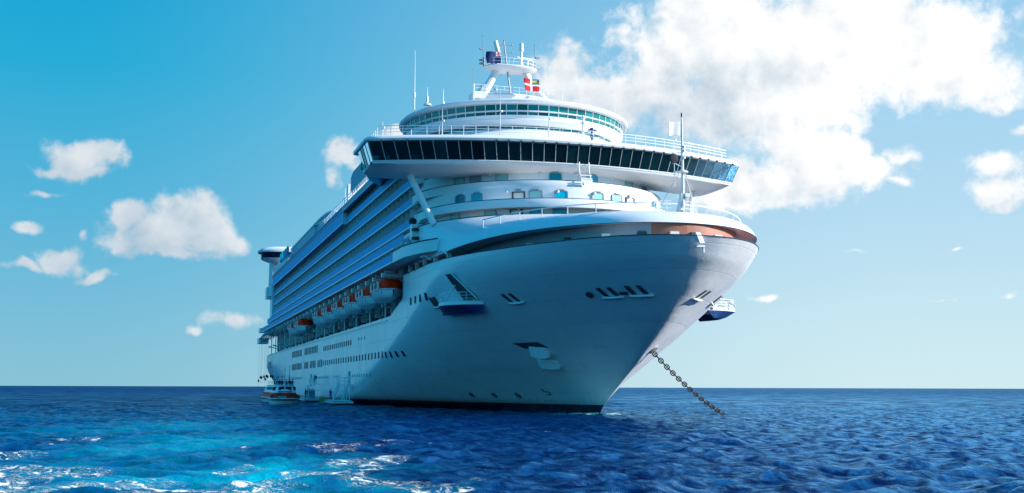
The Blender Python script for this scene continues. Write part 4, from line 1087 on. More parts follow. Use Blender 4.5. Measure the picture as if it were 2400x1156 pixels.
# ------------------------------------------------------------------ upper works further aft
def build_after():
    a = empty('after_works', (0, 0, 0)); a.parent = ship
    # screen panel on the sports deck
    p = [(-1, 0.3), (-0.86, 0.0), (0.9, 0.0), (1.0, 0.3), (0.94, 2.2), (0.55, 2.75), (-0.7, 2.75), (-0.97, 2.2)]
    pp = [(x * 8.0, z * 1.25) for x, z in p]
    o = MB().prism(pp, 'y', -0.1, 0.1).build('screen_panel', MT['teal'], a); o.location = (-54.5, -17.3, 37.2); o.rotation_euler = (0, 0, 0)
    f = MB().tube([(x, 0, z) for x, z in pp], 0.22, 6, closed=True).build('panel_frame', MT['white'], o); absorb(o, f)
    m = MB()
    for x in np.linspace(-61, -48, 7): m.tube([(x, -17.2, 35.8), (x, -17.2, 37.4)], 0.16, 6)
    m.build('panel_post', MT['white'], a)
    MB().box((-66.0, -16.8, 37.6), (1.6, 1.4, 3.6)).build('vent_trunk', MT['white2'], a)
    # ribbed sliding roof over the pool
    rib = [(-92, 36.2), (-94, 38.0), (-101, 40.2), (-110, 41.6), (-120, 42.2), (-132, 42.4), (-150, 42.2), (-172, 41.8), (-178, 41.2), (-178, 36.2)]
    rs_ = spline([Vector((x, 0, z)) for x, z in rib], 4)
    m = MB(); rows = []
    for k in range(13):
        y = -14.6 + 29.2 * k / 12; d = 1 - (abs(y) / 16) ** 2.2
        rows.append([(p.x, y, 36.0 + (p.z - 36.0) * (0.80 + 0.26 * d)) for p in rs_])
    m.loft(rows); m.build('sliding_roof', MT['white'], a, True)
    m = MB()
    for k in range(1, 7): m.tube([(p[0] * (1 - .012 * k) - 1.5 * k * .3, -14.75, 36.2 + (p[2] - 36.2) * (1 - k / 7.5)) for p in rows[0]], 0.16, 5)
    m.build('side_rib', MT['white'], a, True)
    for s in (0, -1): MB().loft([[(p[0], p[1], 36.0) for p in rows[s]], rows[s]]).build('side_glazing', MT['teal'], a, True)
    m = MB()
    for i in range(1, len(rs_), 2): m.tube([Vector(rows[k][i]) + Vector((0, 0, 0.1)) for k in range(13)], 0.28, 5)
    m.tube([Vector(v) + Vector((0, -0.1, 0.15)) for v in rows[0]], 0.35, 6); m.build('roof_rib', MT['white'], a, True)
    MB().box((-152, -15.4, 38.2), (50, 0.5, 4.6)).build('wind_screen', MT['teal'], a)
    MB().box((-152, -15.4, 40.6), (50.4, 0.8, 0.3)).build('screen_cap', MT['white'], a)
    # stern pod carried over the after deck
    m = MB(); rows = []
    for f, z in ((0.55, 39.2), (0.85, 39.9), (0.98, 40.9), (1.0, 41.2)):
        rows.append([(-209 + 6.5 * f * math.cos(t) * (abs(math.cos(t)) ** -0.5 if abs(math.cos(t)) > .05 else 1), 0 + 21.2 * f * math.sin(t), z) for t in np.linspace(0, 2 * math.pi, 48, endpoint=False)])
    m.loft(rows, True, False, 0, True); m.build('stern_pod', MT['white'], a, True, 40)
    rows2 = [[(x, y, z) for x, y, _ in rows[-1]] for z in (41.2, 42.9)]
    MB().loft(rows2, True, False, 0, True).build('pod_window', MT['hglass'], a, True)
    r3 = [[(-209 + (x + 209) * k, y * k, z) for x, y, _ in rows[-1]] for k, z in ((1.04, 42.9), (1.05, 43.4), (1.0, 44.2), (0.9, 44.6), (0.1, 44.8))]
    MB().loft(r3, True, False, 0, True).build('pod_roof', MT['white'], a, True, 50)
    for s in (-1, 1):
        MB().tube([(-209, s * 17.3, 30), (-209, s * 17.6, 40.2)], [1.5, 1.1], 12).build('pod_leg', MT['white'], a, True)
        m = MB(); m.box((-209.5, s * 16.6, 25.5), (7, 2.4, 15)); m.box((-211.5, s * 18.3, 31.0), (5, 1.8, 3.4)); m.box((-212, s * 17.6, 36.2), (2.5, 1.2, 5)); m.build('stern_tower', MT['white'], a)
        m = MB(); m.box((-214, s * 19.3, 19.8), (6, 2.6, 1.3)); m.box((-213, s * 19.6, 16.6), (7, 2.8, 1.6)); m.build('mooring_platform', MT['white'], a)
    m = MB(); m.box((-214.5, 0, 21), (3, 30, 17)); m.box((-190, -16.9, 37.3), (28, 0.4, 3.0)); m.build('after_house', MT['white'], a)
    for i in range(5): MB().box((-170 - i * 4.5, -17.3, 39.2), (1.8, 0.5, 2.4)).build('deck_hut', MT['teal'], a)
    MB().tube([(-118, -10, 42), (-118, -10, 48)], [0.12, 0.05], 5).build('whip_aerial', MT['white'], a)
build_after()

# ------------------------------------------------------------------ windows, marks and fittings on the hull plating
def on_hull(name, mb, x, z, side, mat, off=0.02, roll=0.0):
    p, n = hull_pt(x, z, side, off)
    o = mb.build(name, mat, hull)
    zl = n; xl = Vector((0, 0, 1)).cross(zl).normalized(); yl = zl.cross(xl)
    R = Matrix((xl, yl, zl)).transposed()
    if roll: R = R @ Matrix.Rotation(roll, 3, 'Z')
    o.matrix_local = Matrix.Translation(p) @ R.to_4x4(); return o
def place_copy(o, x, z, side, off=0.02):
    p, n = hull_pt(x, z, side, off); c = o.copy(); COL.objects.link(c); c.parent = hull
    xl = Vector((0, 0, 1)).cross(n).normalized(); c.matrix_local = Matrix.Translation(p) @ Matrix((xl, n.cross(xl), n)).transposed().to_4x4()
    for k in o.children:
        d = k.copy(); COL.objects.link(d); d.parent = c
    return c
def hull_windows():
    tall = slim = port = None; count = 0
    def row(x0, x1, n, z0, z1, kind):
        nonlocal tall, slim, port
        for i in range(n):
            x = x0 + (x1 - x0) * (i / (n - 1) if n > 1 else 0); z = (z0 + z1) / 2
            if kind == 't':
                if tall is None:
                    tall = on_hull('hull_window', MB().prism(rounded_pane(1.05, 1.5, r=0.15), 'x', 0, 0.04), x, z, -1, MT['hglass']); fix(tall)
                else: place_copy(tall, x, z, -1)
            elif kind == 's':
                if slim is None:
                    slim = on_hull('hull_window', MB().prism(rounded_pane(0.72, 0.95, r=0.2), 'x', 0, 0.04), x, z, -1, MT['hglass']); fix(slim)
                else: place_copy(slim, x, z, -1)
            else:
                if port is None:
                    port = on_hull('porthole', MB().prism(rounded_pane(0.5, 0.5, r=0.22), 'x', 0, 0.04), x, z, -1, MT['grey']); fix(port)
                else: place_copy(port, x, z, -1)
    def fix(o):      # prism was laid along x: turn it to lie in the hull plane
        for v in o.data.vertices: v.co = (v.co.y, v.co.z, v.co.x)
        o.data.flip_normals()
    row(-144.5, -126.3, 8, 9.95, 11.4, 't'); row(-119.3, -98.8, 9, 9.95, 11.4, 't'); row(-88.8, -55.5, 15, 9.95, 10.85, 's')
    row(-144.5, -126.3, 8, 6.9, 8.35, 't'); row(-119, -114.2, 3, 6.9, 8.35, 't'); row(-109.2, -101.8, 4, 6.9, 8.35, 't'); row(-96.8, -91.5, 3, 6.9, 8.35, 't')
    row(-88.5, -26.6, 23, 7.2, 8.0, 's'); row(-24.2, -16.3, 4, 7.1, 7.9, 's'); row(-47.5, -42, 3, 10.4, 10.9, 'p'); row(-7.4, 0.8, 4, 13.5, 14.4, 's')
    row(-145.5, -124, 12, 4.7, 5.1, 'p'); row(-100, -82, 10, 4.6, 5.0, 'p'); row(-73, -68, 3, 4.6, 5.0, 'p'); row(-53, -37, 8, 4.6, 5.0, 'p')
    for x in (-55.9, -107.2, -150):
        o = on_hull('shell_door', MB().box((0, 0, 0), (1.5, 2.3, 0.06)), x, 4.4, -1, MT['hglass'])
        absorb(o, MB().tube([(-.8, -1.2, .04), (.8, -1.2, .04), (.8, 1.2, .04), (-.8, 1.2, .04)], 0.07, 4, closed=True).build('door_frame', MT['white'], o))
    for (x, z, w, h) in ((-205, 9.3, 9, 1.8), (-205, 5.6, 8, 1.6)):
        on_hull('stern_opening', MB().box((0, 0, 0), (w, h, 0.06)), x, z, -1, MT['grey'])
hull_windows()
def hull_fittings():
    # mooring chutes: two sloping dark slots over a white lip
    proto = None
    for x, z, side in ((18.1, 12.5, -1), (29.8, 12.4, -1), (32.2, 12.45, -1), (2.9, 13.0, -1), (31.7, 12.25, 1), (24.5, 12.4, 1), (18.1, 12.5, 1)):
        m = MB()
        for dx in (-0.62, 0.62): m.prism([(dx - 0.62, 0.85), (dx - 0.12, 0.85), (dx + 0.42, -0.35), (dx - 0.1, -0.35)], 'z', -0.05, 0.03)
        if side > 0: m.v = [(-a, b, c) for a, b, c in m.v]
        o = on_hull('mooring_chute', m, x, z, side, MT['dark'])
        mm = MB(); s = 1 if side < 0 else -1; mm.tube([(s * -1.0, -0.52, 0.06), (s * 0.0, -0.50, 0.16), (s * 1.5, -0.52, 0.06)], 0.13, 6); absorb(o, mm.build('chute_lip', MT['white'], o, True))
    # oval hawse eye
    o = on_hull('hawse_eye', MB().lathe([(0.02, 0), (0.4, 0.02), (0.46, 0.06), (0.42, 0.1)], n=14), 27.9, 12.4, -1, MT['dark'], roll=0)
    on_hull('hawse_cover', MB().box((0, 0, 0), (0.9, 0.4, 0.08)), 31.0, 12.35, -1, MT['dark'])
    # fairlead at the stem head
    m = MB(); m.prism([(-0.1, 0.0), (1.1, -0.25), (0.2, 0.9)], 'y', -0.25, 0.25); m.box((0.5, 0, -0.5), (0.5, 0.9, 0.2)); m.box((0.6, 0.35, -0.8), (0.2, 0.15, 0.6))
    o = m.build('stem_fairlead', MT['white'], hull); o.location = (38.15, 0.1, 16.85)
    # draught and thruster marks
    def stroke(name, polys, x, z, r=0.05):
        m = MB()
        for p in polys: m.tube([(a, b, 0) for a, b in p], r, 4)
        return on_hull(name, m, x, z, -1, MT['lip'], 0.03)
    circ = [(0.42 * math.cos(a), 0.42 * math.sin(a)) for a in np.linspace(0, 2 * math.pi, 17)]
    for x in (-9.5, -4.3, 0.6): stroke('thruster_mark', [circ, [(-0.3, 0.3), (0.3, -0.3)], [(0.3, 0.3), (-0.3, -0.3)]], x, 2.0)
    stroke('bulb_mark', [[(-0.55, 0.5), (-0.5, -0.05), (0.1, 0.0), (0.42, -0.15), (0.42, -0.42), (0.1, -0.52), (-0.55, -0.5)]], 6.8, 2.5, 0.055)
    # anchor bolsters: vertical cheeks standing out of the flare
    for side in (-1,):
        for (x, z, w, h, d) in ((13.6, 7.2, 2.7, 1.1, 0.75), (12.6, 5.75, 3.0, 1.0, 0.45)):
            m = MB(); rows = []
            for k in range(9):
                t = k / 8; xx = (t - 0.5) * w; b = 1 - 0.25 * (2 * t - 1) ** 2
                rows.append([(xx, h / 2, -0.02), (xx, h / 2 - 0.05, 0.1), (xx, -h / 2 * b - 0.1, d * b), (xx, -h / 2 * b - 0.25, d * b - 0.05), (xx, -h / 2, -0.05)])
            m.loft(rows, True, False, 0, True); on_hull('anchor_bolster', m, x, z, side, MT['white'], roll=0.12 * side)
        m = MB(); m.prism([(-2.6, 0.75), (1.6, 0.75), (2.6, -0.2), (-1.3, -0.2)], 'z', -0.05, 0.04)
        if side > 0: m.v = [(-a, b, c) for a, b, c in m.v]
        on_hull('pocket_shadow_plate', m, 12.9, 7.55, side, MT['lip'])  # flat dark plate, painted shadow for the top of the anchor recess
    # fold-out mooring platforms with their shell door openings
    for side in (-1, 1):
        e = empty('mooring_platform', (0, 0, 0)); e.parent = ship
        A = hull_pt(4.0, 12.6, side)[0]; B = hull_pt(13.0, 12.4, side)[0]
        out = Vector((B - A)).cross(Vector((0, 0, 1))).normalized()
        if out.y * side < 0: out = -out
        def arc(depth, z, n=20, shrink=0.0):
            r = []
            for k in range(n + 1):
                t = k / n; tt = shrink + (1 - 2 * shrink) * t; p = A.lerp(B, tt); p = p + out * (depth * (math.sin(math.pi * min(1, tt ** 1.2)) ** 0.75)); r.append(Vector((p.x, p.y, z)))
            return r
        dp = 2.7 if side < 0 else 4.0; top = arc(dp, 12.62); mid = arc(dp + .05, 12.25); bot = arc(0.7 if side < 0 else 2.2, 11.35, shrink=0.08)
        chord = [Vector((A.lerp(B, k / 20).x - out.x * .9, A.lerp(B, k / 20).y - out.y * .9, 12.62)) for k in range(21)]
        MB().loft([chord, top, mid]).build('platform_deck', MT['white'], e, True, 30)
        MB().loft([mid, [a.lerp(b, .6) + Vector((0, 0, -.12)) for a, b in zip(mid, bot)], bot]).build('platform_keel', MT['navy'], e, True, 60)
        MB().rail([p - out * 0.12 for p in top[1:-1]], 1.05, 0.85, 0.03, 3).build('platform_rail', MT['white'], e)
        m = MB(); m.tube([A.lerp(B, 0.42) + out * 1.9 + Vector((0, 0, .2)), hull_pt(10.4, 14.6, side, 0.1)[0]], 0.14, 6); m.build('support_arm', MT['white'], e)
        m = MB(); m.prism([(-1.2, 1.9), (0.3, 1.9), (2.9, -1.7), (-0.2, -1.7)], 'z', -0.06, 0.03)
        if side > 0: m.v = [(-a, b, c) for a, b, c in m.v]
        o = on_hull('opening_shade_plate', m, 10.6, 14.3, side, MT['dark'])  # flat dark plate: the shade inside the opening is put in as colour
        ed = [(-1.2, 1.9, .05), (0.3, 1.9, .05), (2.9, -1.7, .05)]
        if side > 0: ed = [(-a, b, c) for a, b, c in ed]
        absorb(o, MB().tube(ed, 0.09, 4).build('opening_frame', MT['white'], o))
        if side > 0:
            c = MB().lathe([(0, 0), (0.75, 0.05), (0.8, 0.4), (0, 0.6)], (11.2, 16.2, 14.6), 16, axis='x').build('shell_door', MT['black'], e, True)
            m = MB(); m.tube([(10.5, 15.8, 14.9), (12.5, 18.0, 12.8)], 0.12, 6); m.tube([(9, 15.5, 13.8), (11.0, 17.4, 12.8)], 0.08, 6); m.build('support_brace', MT['white2'], e)
    # ladder panel beside the starboard platform
    m = MB()
    for k in range(3): m.prism([(-0.7 + .45 * k, 0.9), (-0.5 + .45 * k, 0.9), (0.0 + .45 * k, -0.6), (-0.25 + .45 * k, -0.6)], 'z', 0, 0.05)
    on_hull('side_grille', m, 3.0, 12.9, -1, MT['dark'])
hull_fittings()

# ------------------------------------------------------------------ lifeboats in their davits
def boat_rows(L, B, zk, zg, n=15, full=0.55):
    """sections of a double-ended boat along x: keel zk to gunwale zg"""
    rows = []
    for i in range(n):
        t = i / (n - 1) * 2 - 1; w = (1 - abs(t) ** (2.6)) ** 0.5 if abs(t) < 1 else 0.0
        w = max(w, 0.05); rise = (abs(t) ** 3) * 0.5
        row = []
        for a in np.linspace(-1, 1, 13):
            y = B / 2 * w * math.copysign(abs(math.sin(a * math.pi / 2)) ** 0.75, a)
            z = zg - (zg - zk - rise) * (math.cos(a * math.pi / 2) ** 0.8 if abs(a) < 1 else 0)
            row.append((L / 2 * t, y, z))
        rows.append(row)
    return rows
def make_lifeboat():
    e = empty('lifeboat', (0, 0, 0)); L, B = 9.6, 3.8
    MB().loft(boat_rows(L, B, 0.0, 1.55)).build('boat_hull', MT['white'], e, True, 50)
    g = [Vector(r[0]) for r in boat_rows(L, B, 0, 1.55)] + [Vector(r[-1]) for r in reversed(boat_rows(L, B, 0, 1.55))]
    MB().tube(g, 0.11, 6, closed=True).build('fender_strip', MT['white2'], e, True)
    rows = []
    for r in boat_rows(L, B, 0, 1.55, 31)[1:-1]:
        a, b = Vector(r[0]), Vector(r[-1]); t = abs(a.x) / (L / 2); h = 1.35 * (1 - t ** 9.0) + 0.15
        rows.append([a + Vector((0, .06, 0)), a.lerp(b, 0.04) + Vector((0, 0, h * .75)), a.lerp(b, 0.14) + Vector((0, 0, h)), a.lerp(b, 0.5) + Vector((0, 0, h * 1.08)), a.lerp(b, 0.86) + Vector((0, 0, h)), a.lerp(b, 0.96) + Vector((0, 0, h * .75)), b - Vector((0, .06, 0))])
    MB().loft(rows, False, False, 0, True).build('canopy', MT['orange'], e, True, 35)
    for x, m_, w in ((2.7, 'white2', 0.45), (0.2, 'white2', 0.45), (-2.4, 'white2', 0.45)):
        for s in (-1, 1): MB().box((x, s * 1.74, 2.1), (w, 0.24, 1.1)).build('canopy_stripe', MT[m_], e)
    for x in (1.6, -0.9, -3.1):
        for s in (-1, 1): MB().box((x, s * 1.78, 2.15), (0.9, 0.2, 0.5)).build('canopy_window', MT['hglass'], e)
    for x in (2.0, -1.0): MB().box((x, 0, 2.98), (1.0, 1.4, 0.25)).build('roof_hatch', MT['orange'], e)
    m = MB(); m.box((4.6, 0, 1.15), (0.35, 0.18, 0.3)).box((4.5, 0.05, 0.8), (0.25, 0.1, 0.14)); m.build('hook_plate', MT['dark'], e)
    m = MB()
    for k in range(9): x = -3.6 + 0.9 * k; m.tube([(x, -B / 2 * (1 - abs(x / 4.8) ** 2.6) ** .5 - .05, 1.4), (x, -B / 2 * (1 - abs(x / 4.8) ** 2.6) ** .5 - .02, 0.9)], 0.03, 4)
    m.build('grab_line', MT['dark'], e)
    m = MB(); m.tube([(3.4, 0, 2.9), (3.4, 0, 3.5)], 0.09, 6); m.tube([(-3.4, 0, 2.9), (-3.4, 0, 3.5)], 0.09, 6); m.build('lifting_hook', MT['grey'], e)
    return e
lb0 = make_lifeboat()
LB = [(-19.6, 'foremost orange and white lifeboat, hanging right beside the wall of the bow plating'),
      (-32.4, 'second orange lifeboat from the bow, hanging behind the largest looking one'),
      (-45.1, 'third orange lifeboat counted from the bow in the long row'),
      (-57.9, 'fourth orange lifeboat from the bow, middle of the unbroken row of six'),
      (-70.6, 'fifth orange lifeboat from the bow, second last before the empty davits'),
      (-83.4, 'sixth orange lifeboat from the bow, just ahead of the empty davits'),
      (-116.0, 'orange lifeboat hanging first behind the gap of empty davits'),
      (-129.0, 'small looking orange lifeboat farthest aft, last of the row')]
for i, (x, lab) in enumerate(LB):
    o = lb0 if i == 0 else copy_tree(lb0)
    o.location = (x, -18.85, 14.55 + (0.0 if i != 0 else 0.05)); tag(o, lab, 'lifeboat', 'lifeboats hanging along the ship side')

# ------------------------------------------------------------------ people
def figure(name, P, top, legs, label, hair=True, hat=None):
    """P: joint table; one skinned body, clothes as slightly fuller skinned shells"""
    def skin(nm, chains, mat, parent):
        vs, es, rs = [], [], []; idx = {}
        for ch in chains:
            prev = None
            for key, r in ch:
                if key not in idx: idx[key] = len(vs); vs.append(P[key]); rs.append(r)
                if prev is not None: es.append((prev, idx[key]))
                prev = idx[key]
        me = bpy.data.meshes.new(nm); me.from_pydata(vs, es, []); me.materials.append(mat)
        o = bpy.data.objects.new(nm, me); COL.objects.link(o)
        md = o.modifiers.new('skin', 'SKIN')
        for i, r in enumerate(rs): me.skin_vertices[0].data[i].radius = (r, r)
        me.skin_vertices[0].data[0].use_root = True
        sb = o.modifiers.new('sub', 'SUBSURF'); sb.levels = sb.render_levels = 1
        dg = bpy.context.evaluated_depsgraph_get(); new = bpy.data.meshes.new_from_object(o.evaluated_get(dg)); new.materials.clear(); new.materials.append(mat)
        bpy.data.objects.remove(o); new.name = nm
        q = bpy.data.objects.new(nm, new); COL.objects.link(q); new.polygons.foreach_set('use_smooth', [True] * len(new.polygons))
        if parent: q.parent = parent
        return q
    body = skin(name, [[('pelvis', .12), ('chest', .13), ('neck', .055), ('chin', .07), ('head', .105), ('crown', .075)]] +
                [[('chest', .13), ('sh' + s, .065), ('el' + s, .045), ('wr' + s, .034), ('hd' + s, .038)] for s in 'lr'] +
                [[('pelvis', .12), ('hip' + s, .085), ('kn' + s, .058), ('an' + s, .042), ('toe' + s, .040)] for s in 'lr'], MT['skin'], None)
    skin('shirt', [[('pelvis', .145), ('chest', .155), ('neck', .075)]] + [[('chest', .155), ('sh' + s, .085), ('el' + s, .062)] for s in 'lr'], top, body)
    skin('trousers', [[('pelvis', .150), ('hip' + s, .105), ('kn' + s, .078), ('an' + s, .062)] for s in 'lr'], legs, body)
    c, h = Vector(P['crown']), Vector(P['head'])
    MB().lathe([(0.0, 0.10), (0.07, 0.09), (0.115, 0.04), (0.122, -0.02), (0.10, -0.06), (0.0, -0.06)], (h.x - 0.015, h.y, c.z - 0.03), 10).build('cap' if hat else 'hair', hat or MT['hair'], body, True)
    tag(body, label, 'person'); return body
def stand(arms=0.0):
    P = dict(pelvis=(0, 0, .95), chest=(0, 0, 1.32), neck=(0, 0, 1.50), chin=(.03, 0, 1.56), head=(.01, 0, 1.65), crown=(0, 0, 1.73))
    for s, k in (('l', 1), ('r', -1)):
        P['sh' + s] = (0, .19 * k, 1.42); P['el' + s] = (.02 + arms * .15, .24 * k, 1.14); P['wr' + s] = (.06 + arms * .42, .22 * k, .90 + arms * .25); P['hd' + s] = (.08 + arms * .5, .21 * k, .80 + arms * .3)
        P['hip' + s] = (0, .10 * k, .92); P['kn' + s] = (.03, .11 * k, .50); P['an' + s] = (0, .11 * k, .09); P['toe' + s] = (.16, .12 * k, .05)
    return P
def sit(arms=0.3):
    P = dict(pelvis=(0, 0, .13), chest=(.02, 0, .50), neck=(.02, 0, .68), chin=(.05, 0, .74), head=(.03, 0, .83), crown=(.02, 0, .91))
    for s, k in (('l', 1), ('r', -1)):
        P['sh' + s] = (.02, .19 * k, .60); P['el' + s] = (.10, .25 * k, .34); P['wr' + s] = (.30, .17 * k, .26); P['hd' + s] = (.38, .14 * k, .25)
        P['hip' + s] = (.03, .10 * k, .12); P['kn' + s] = (.42, .13 * k, .32); P['an' + s] = (.52, .13 * k, .07); P['toe' + s] = (.66, .14 * k, .05)
    return P
CL = dict(red=MT['red'], navy=MT['navy'], black=MT['black'], white=MT['cloth'], grey=MT['grey'], blue=MT['ensign'])

# ------------------------------------------------------------------ tender boats on the water
def make_tender():
    e = empty('tender_boat', (0, 0, 0)); L, B = 12.6, 4.7
    def sec(z0, z1, f0, f1, n=21):
        out = []
        for z, f in ((z0, f0), (z1, f1)):
            r = []
            for i in range(n):
                a = math.pi * (i / (n - 1) - 0.5); t = math.sin(a)
                x = L / 2 * math.cos(a) ** 0.55 if math.cos(a) > 1e-6 else 0
                r.append((x * f, B / 2 * f * math.copysign(abs(t) ** 0.8, t), z))
            r = [(-L / 2 * f, -B / 2 * f, z)] + r + [(-L / 2 * f, B / 2 * f, z)]
            out.append(r)
        return out
    a = sec(-0.45, 0.78, 0.86, 1.0); MB().loft([a[0], a[1]], True, False, 0, True).build('boat_hull', MT['white'], e, True, 30)
    MB().tube([Vector(p) for p in a[1]], 0.12, 6, closed=True).build('fender_strip', MT['black'], e)
    MB().tube([Vector(p) + Vector((0, 0, .18)) for p in a[1]], 0.09, 6, closed=True).build('gunwale', MT['white2'], e)
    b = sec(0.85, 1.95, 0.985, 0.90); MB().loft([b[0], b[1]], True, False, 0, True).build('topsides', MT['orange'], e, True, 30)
    c = sec(1.95, 3.15, 0.88, 0.70); MB().loft([c[0], c[1]], True, False, 0, True).build('cabin', MT['white'], e, True, 30)
    d = sec(3.15, 3.27, 0.735, 0.725); MB().loft([d[0], d[1]], True, False, 0, True).build('cabin_roof', MT['white2'], e)
    # wheelhouse windows across the rounded front and down the sides
    for i, y in enumerate((-1.55, -0.58, 0.58, 1.55)):
        w = 0.62 if abs(y) > 1 else 0.95; t = min(0.98, abs(y) / (B / 2 * 0.79)) ** 1.25
        x = L / 2 * 0.775 * max(0.05, (1 - t * t)) ** 0.275
        o = MB().box((0, 0, 0), (0.16, w, 0.55)).build('cabin_window', MT['hglass'], e); o.location = (x + 0.02, y, 2.66); o.rotation_euler = (0, -0.28, math.copysign(0.25 if abs(y) > 1 else 0.08, y))
    for s in (-1, 1):
        for k in range(4):
            o = MB().box((0, 0, 0), (1.1, 0.12, 0.55)).build('cabin_window', MT['hglass'], e); o.location = (2.6 - 1.7 * k, s * B / 2 * 0.785, 2.62); o.rotation_euler = (s * 0.18, 0, 0)
    for s in (-1, 1):
        o = MB().box((0, 0, 0), (0.12, 0.75, 0.5)).build('bow_opening', MT['black'], e); o.location = (L / 2 * 0.915, s * 0.95, 1.62); o.rotation_euler = (0, -.2, s * .1)
        o = MB().box((0, 0, 0), (0.5, 0.6, 0.55)).build('mooring_recess', MT['dark'], e); o.location = (L / 2 * 0.66, s * 2.02, 1.35); o.rotation_euler = (0, 0, s * 0.7)
    o = MB().box((0, 0, 0), (0.10, 1.4, 0.55)).build('bow_step', MT['grey'], e); o.location = (L / 2 * 0.975, -0.5, 1.14)
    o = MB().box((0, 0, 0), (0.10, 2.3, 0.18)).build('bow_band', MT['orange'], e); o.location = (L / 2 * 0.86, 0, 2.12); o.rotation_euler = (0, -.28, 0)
    m = MB(); m.tube([(0.6, 0.9, 3.2), (0.6, 0.9, 6.6)], [0.06, 0.03], 6); m.tube([(-1.2, -0.2, 3.2), (-1.2, -0.2, 5.0)], 0.04, 5); m.tube([(-1.2, -0.5, 4.7), (-1.2, 0.1, 4.7)], 0.04, 5); m.build('boat_mast', MT['dark'], e)
    m = MB(); m.rail([(3.6, -1.5, 3.27), (-3.8, -1.5, 3.27)], 0.7, 1.2, 0.03, 2); m.rail([(3.6, 1.5, 3.27), (-3.8, 1.5, 3.27)], 0.7, 1.2, 0.03, 2); m.build('roof_rail', MT['white2'], e)
    return e
td = make_tender(); td.location = (-63.5, -28.2, 0.0); td.rotation_euler = (0, 0, rad(-3))
tag(td, 'orange and white tender boat full of passengers coming away from the ship', 'boat')
td2 = copy_tree(td); td2.location = (-84, -26.9, 0.0); td2.rotation_euler = (0, 0, rad(4)); tag(td2, 'second tender boat mostly hidden behind the nearer orange tender', 'boat')
seats = [(-0.3, -1.45, 'black', 'seated passenger in black, leftmost on the tender boat roof', None), (-0.8, -0.75, 'blue', 'seated passenger in dark blue wearing a white cap on the tender roof', CL['white']),
         (0.4, -0.35, 'red', 'seated passenger in a red life jacket in the middle of the tender roof', None), (0.2, 0.42, 'grey', 'seated passenger in a grey top on the tender roof', None),
         (-0.5, 0.98, 'black', 'seated passenger in black between two others at the right end of the tender roof', CL['red']), (0.3, 1.4, 'red', 'seated passenger in red, rightmost on the tender boat roof', None)]
Rt = Matrix.Rotation(rad(-3), 4, 'Z')
for x, y, c, lab, hat in seats:
    f = figure('person', sit(), CL[c], CL['navy'] if c != 'navy' else CL['grey'], lab, True, hat)
    f.location = Vector((-63.5, -28.2, 0)) + Rt @ Vector((x + 1.5, y, 3.27)); f.rotation_euler = (0, 0, rad(-3))

# ------------------------------------------------------------------ boarding platforms at the waterline
def platform(name, x0, x1, y0, ladder, label):
    e = empty(name, ((x0 + x1) / 2, y0, 0)); w = x1 - x0
    m = MB(); m.box((0, -0.2, 0.45), (w, 3.4, 0.28)); m.box((0, -0.2, 0.72), (w - 1.0, 3.0, 0.1)); m.build('pontoon', MT['white2'], e)
    m = MB(); m.box((0, -0.2, 0.1), (w - 0.8, 3.0, 0.5)); m.build('float', MT['dark'], e)
    if ladder:
        # flight of steps from the shell door down to the pontoon
        m = MB(); a, b = Vector((w / 2 - 4.2, 0.6, 3.35)), Vector((w / 2 - 1.2, -0.9, 0.75))
        for s in (-0.75, 0.75): m.bar(a + Vector((0, s, 0)), b + Vector((0, s, 0)), 0.12, 0.3)
        for k in range(11):
            p = a.lerp(b, (k + .5) / 11); m.box(p, (0.26, 1.5, 0.05))
        m.build('stair', MT['white'], e)
        m = MB(); m.box((w / 2 - 5.0, 0.8, 3.3), (2.6, 2.2, 0.14)); m.build('landing', MT['white'], e)
        m = MB()
        for s in (-0.8, 0.8):
            m.rail([a + Vector((0, s, 0)), b + Vector((0, s, 0))], 1.0, 0.7, 0.04, 2)
        m.rail([(w / 2 - 6.2, -0.3, 3.35), (w / 2 - 3.9, -0.3, 3.35)], 1.1, .8, .04, 2); m.rail([(w / 2 - 3.7, -0.3, 3.35), (w / 2 - 3.7, 1.6, 3.35)], 1.1, .8, .04, 2); m.build('stair_rail', MT['white'], e)
        m = MB()
        for x in (w / 2 - 6.2, w / 2 - 1.0, w / 2 - 3.8): m.tube([(x, 1.0, 0.6), (x, 1.0, 4.6)], 0.07, 6)
        m.tube([(w / 2 - 6.2, 1.0, 4.6), (w / 2 - 1.0, 1.0, 4.6)], 0.07, 6); m.build('frame', MT['white'], e)
    else:
        m = MB()
        for x in (-2.8, 2.8): m.tube([(x, -1.2, 0.6), (x * 0.75, 0.6, 3.6)], 0.09, 6)
        m.box((0, 0.7, 3.5), (5.2, 1.6, 0.14)); m.box((3.4, 0.0, 2.2), (2.2, 2.2, 0.12))
        for x in (2.4, 4.4): m.tube([(x, -1.0, .6), (x, -1.0, 3.3)], .08, 6)
        m.tube([(2.4, -1.0, 3.3), (4.4, -1.0, 3.3)], .08, 6); m.build('frame', MT['white'], e)
        m = MB(); m.rail([(-2.6, -0.05, 3.57), (2.6, -0.05, 3.57)], 1.0, 0.8, .04, 2); m.build('stair_rail', MT['white'], e)
        m = MB(); m.box((3.4, -0.4, 1.5), (1.7, 1.4, 1.9)); m.build('shelter', MT['wall'], e)
    for k in range(3):
        m = MB(); m.lathe([(0.1, 0), (0.36, 0.15), (0.38, 1.5), (0.1, 1.7)], (-w / 2 + 0.4 + 0.75 * k, -2.0, -0.35), 10); m.build('fender', MT['tan'], e, True)
    tag(e, label, 'boarding platform'); return e
platform('boarding_platform', -61.0, -48.5, -20.0, True, 'white boarding pontoon with a steep stair up to a shell door')
platform('boarding_platform', -97.0, -86.0, -20.0, False, 'boarding pontoon with two crew standing on its upper stage, right of the tender')
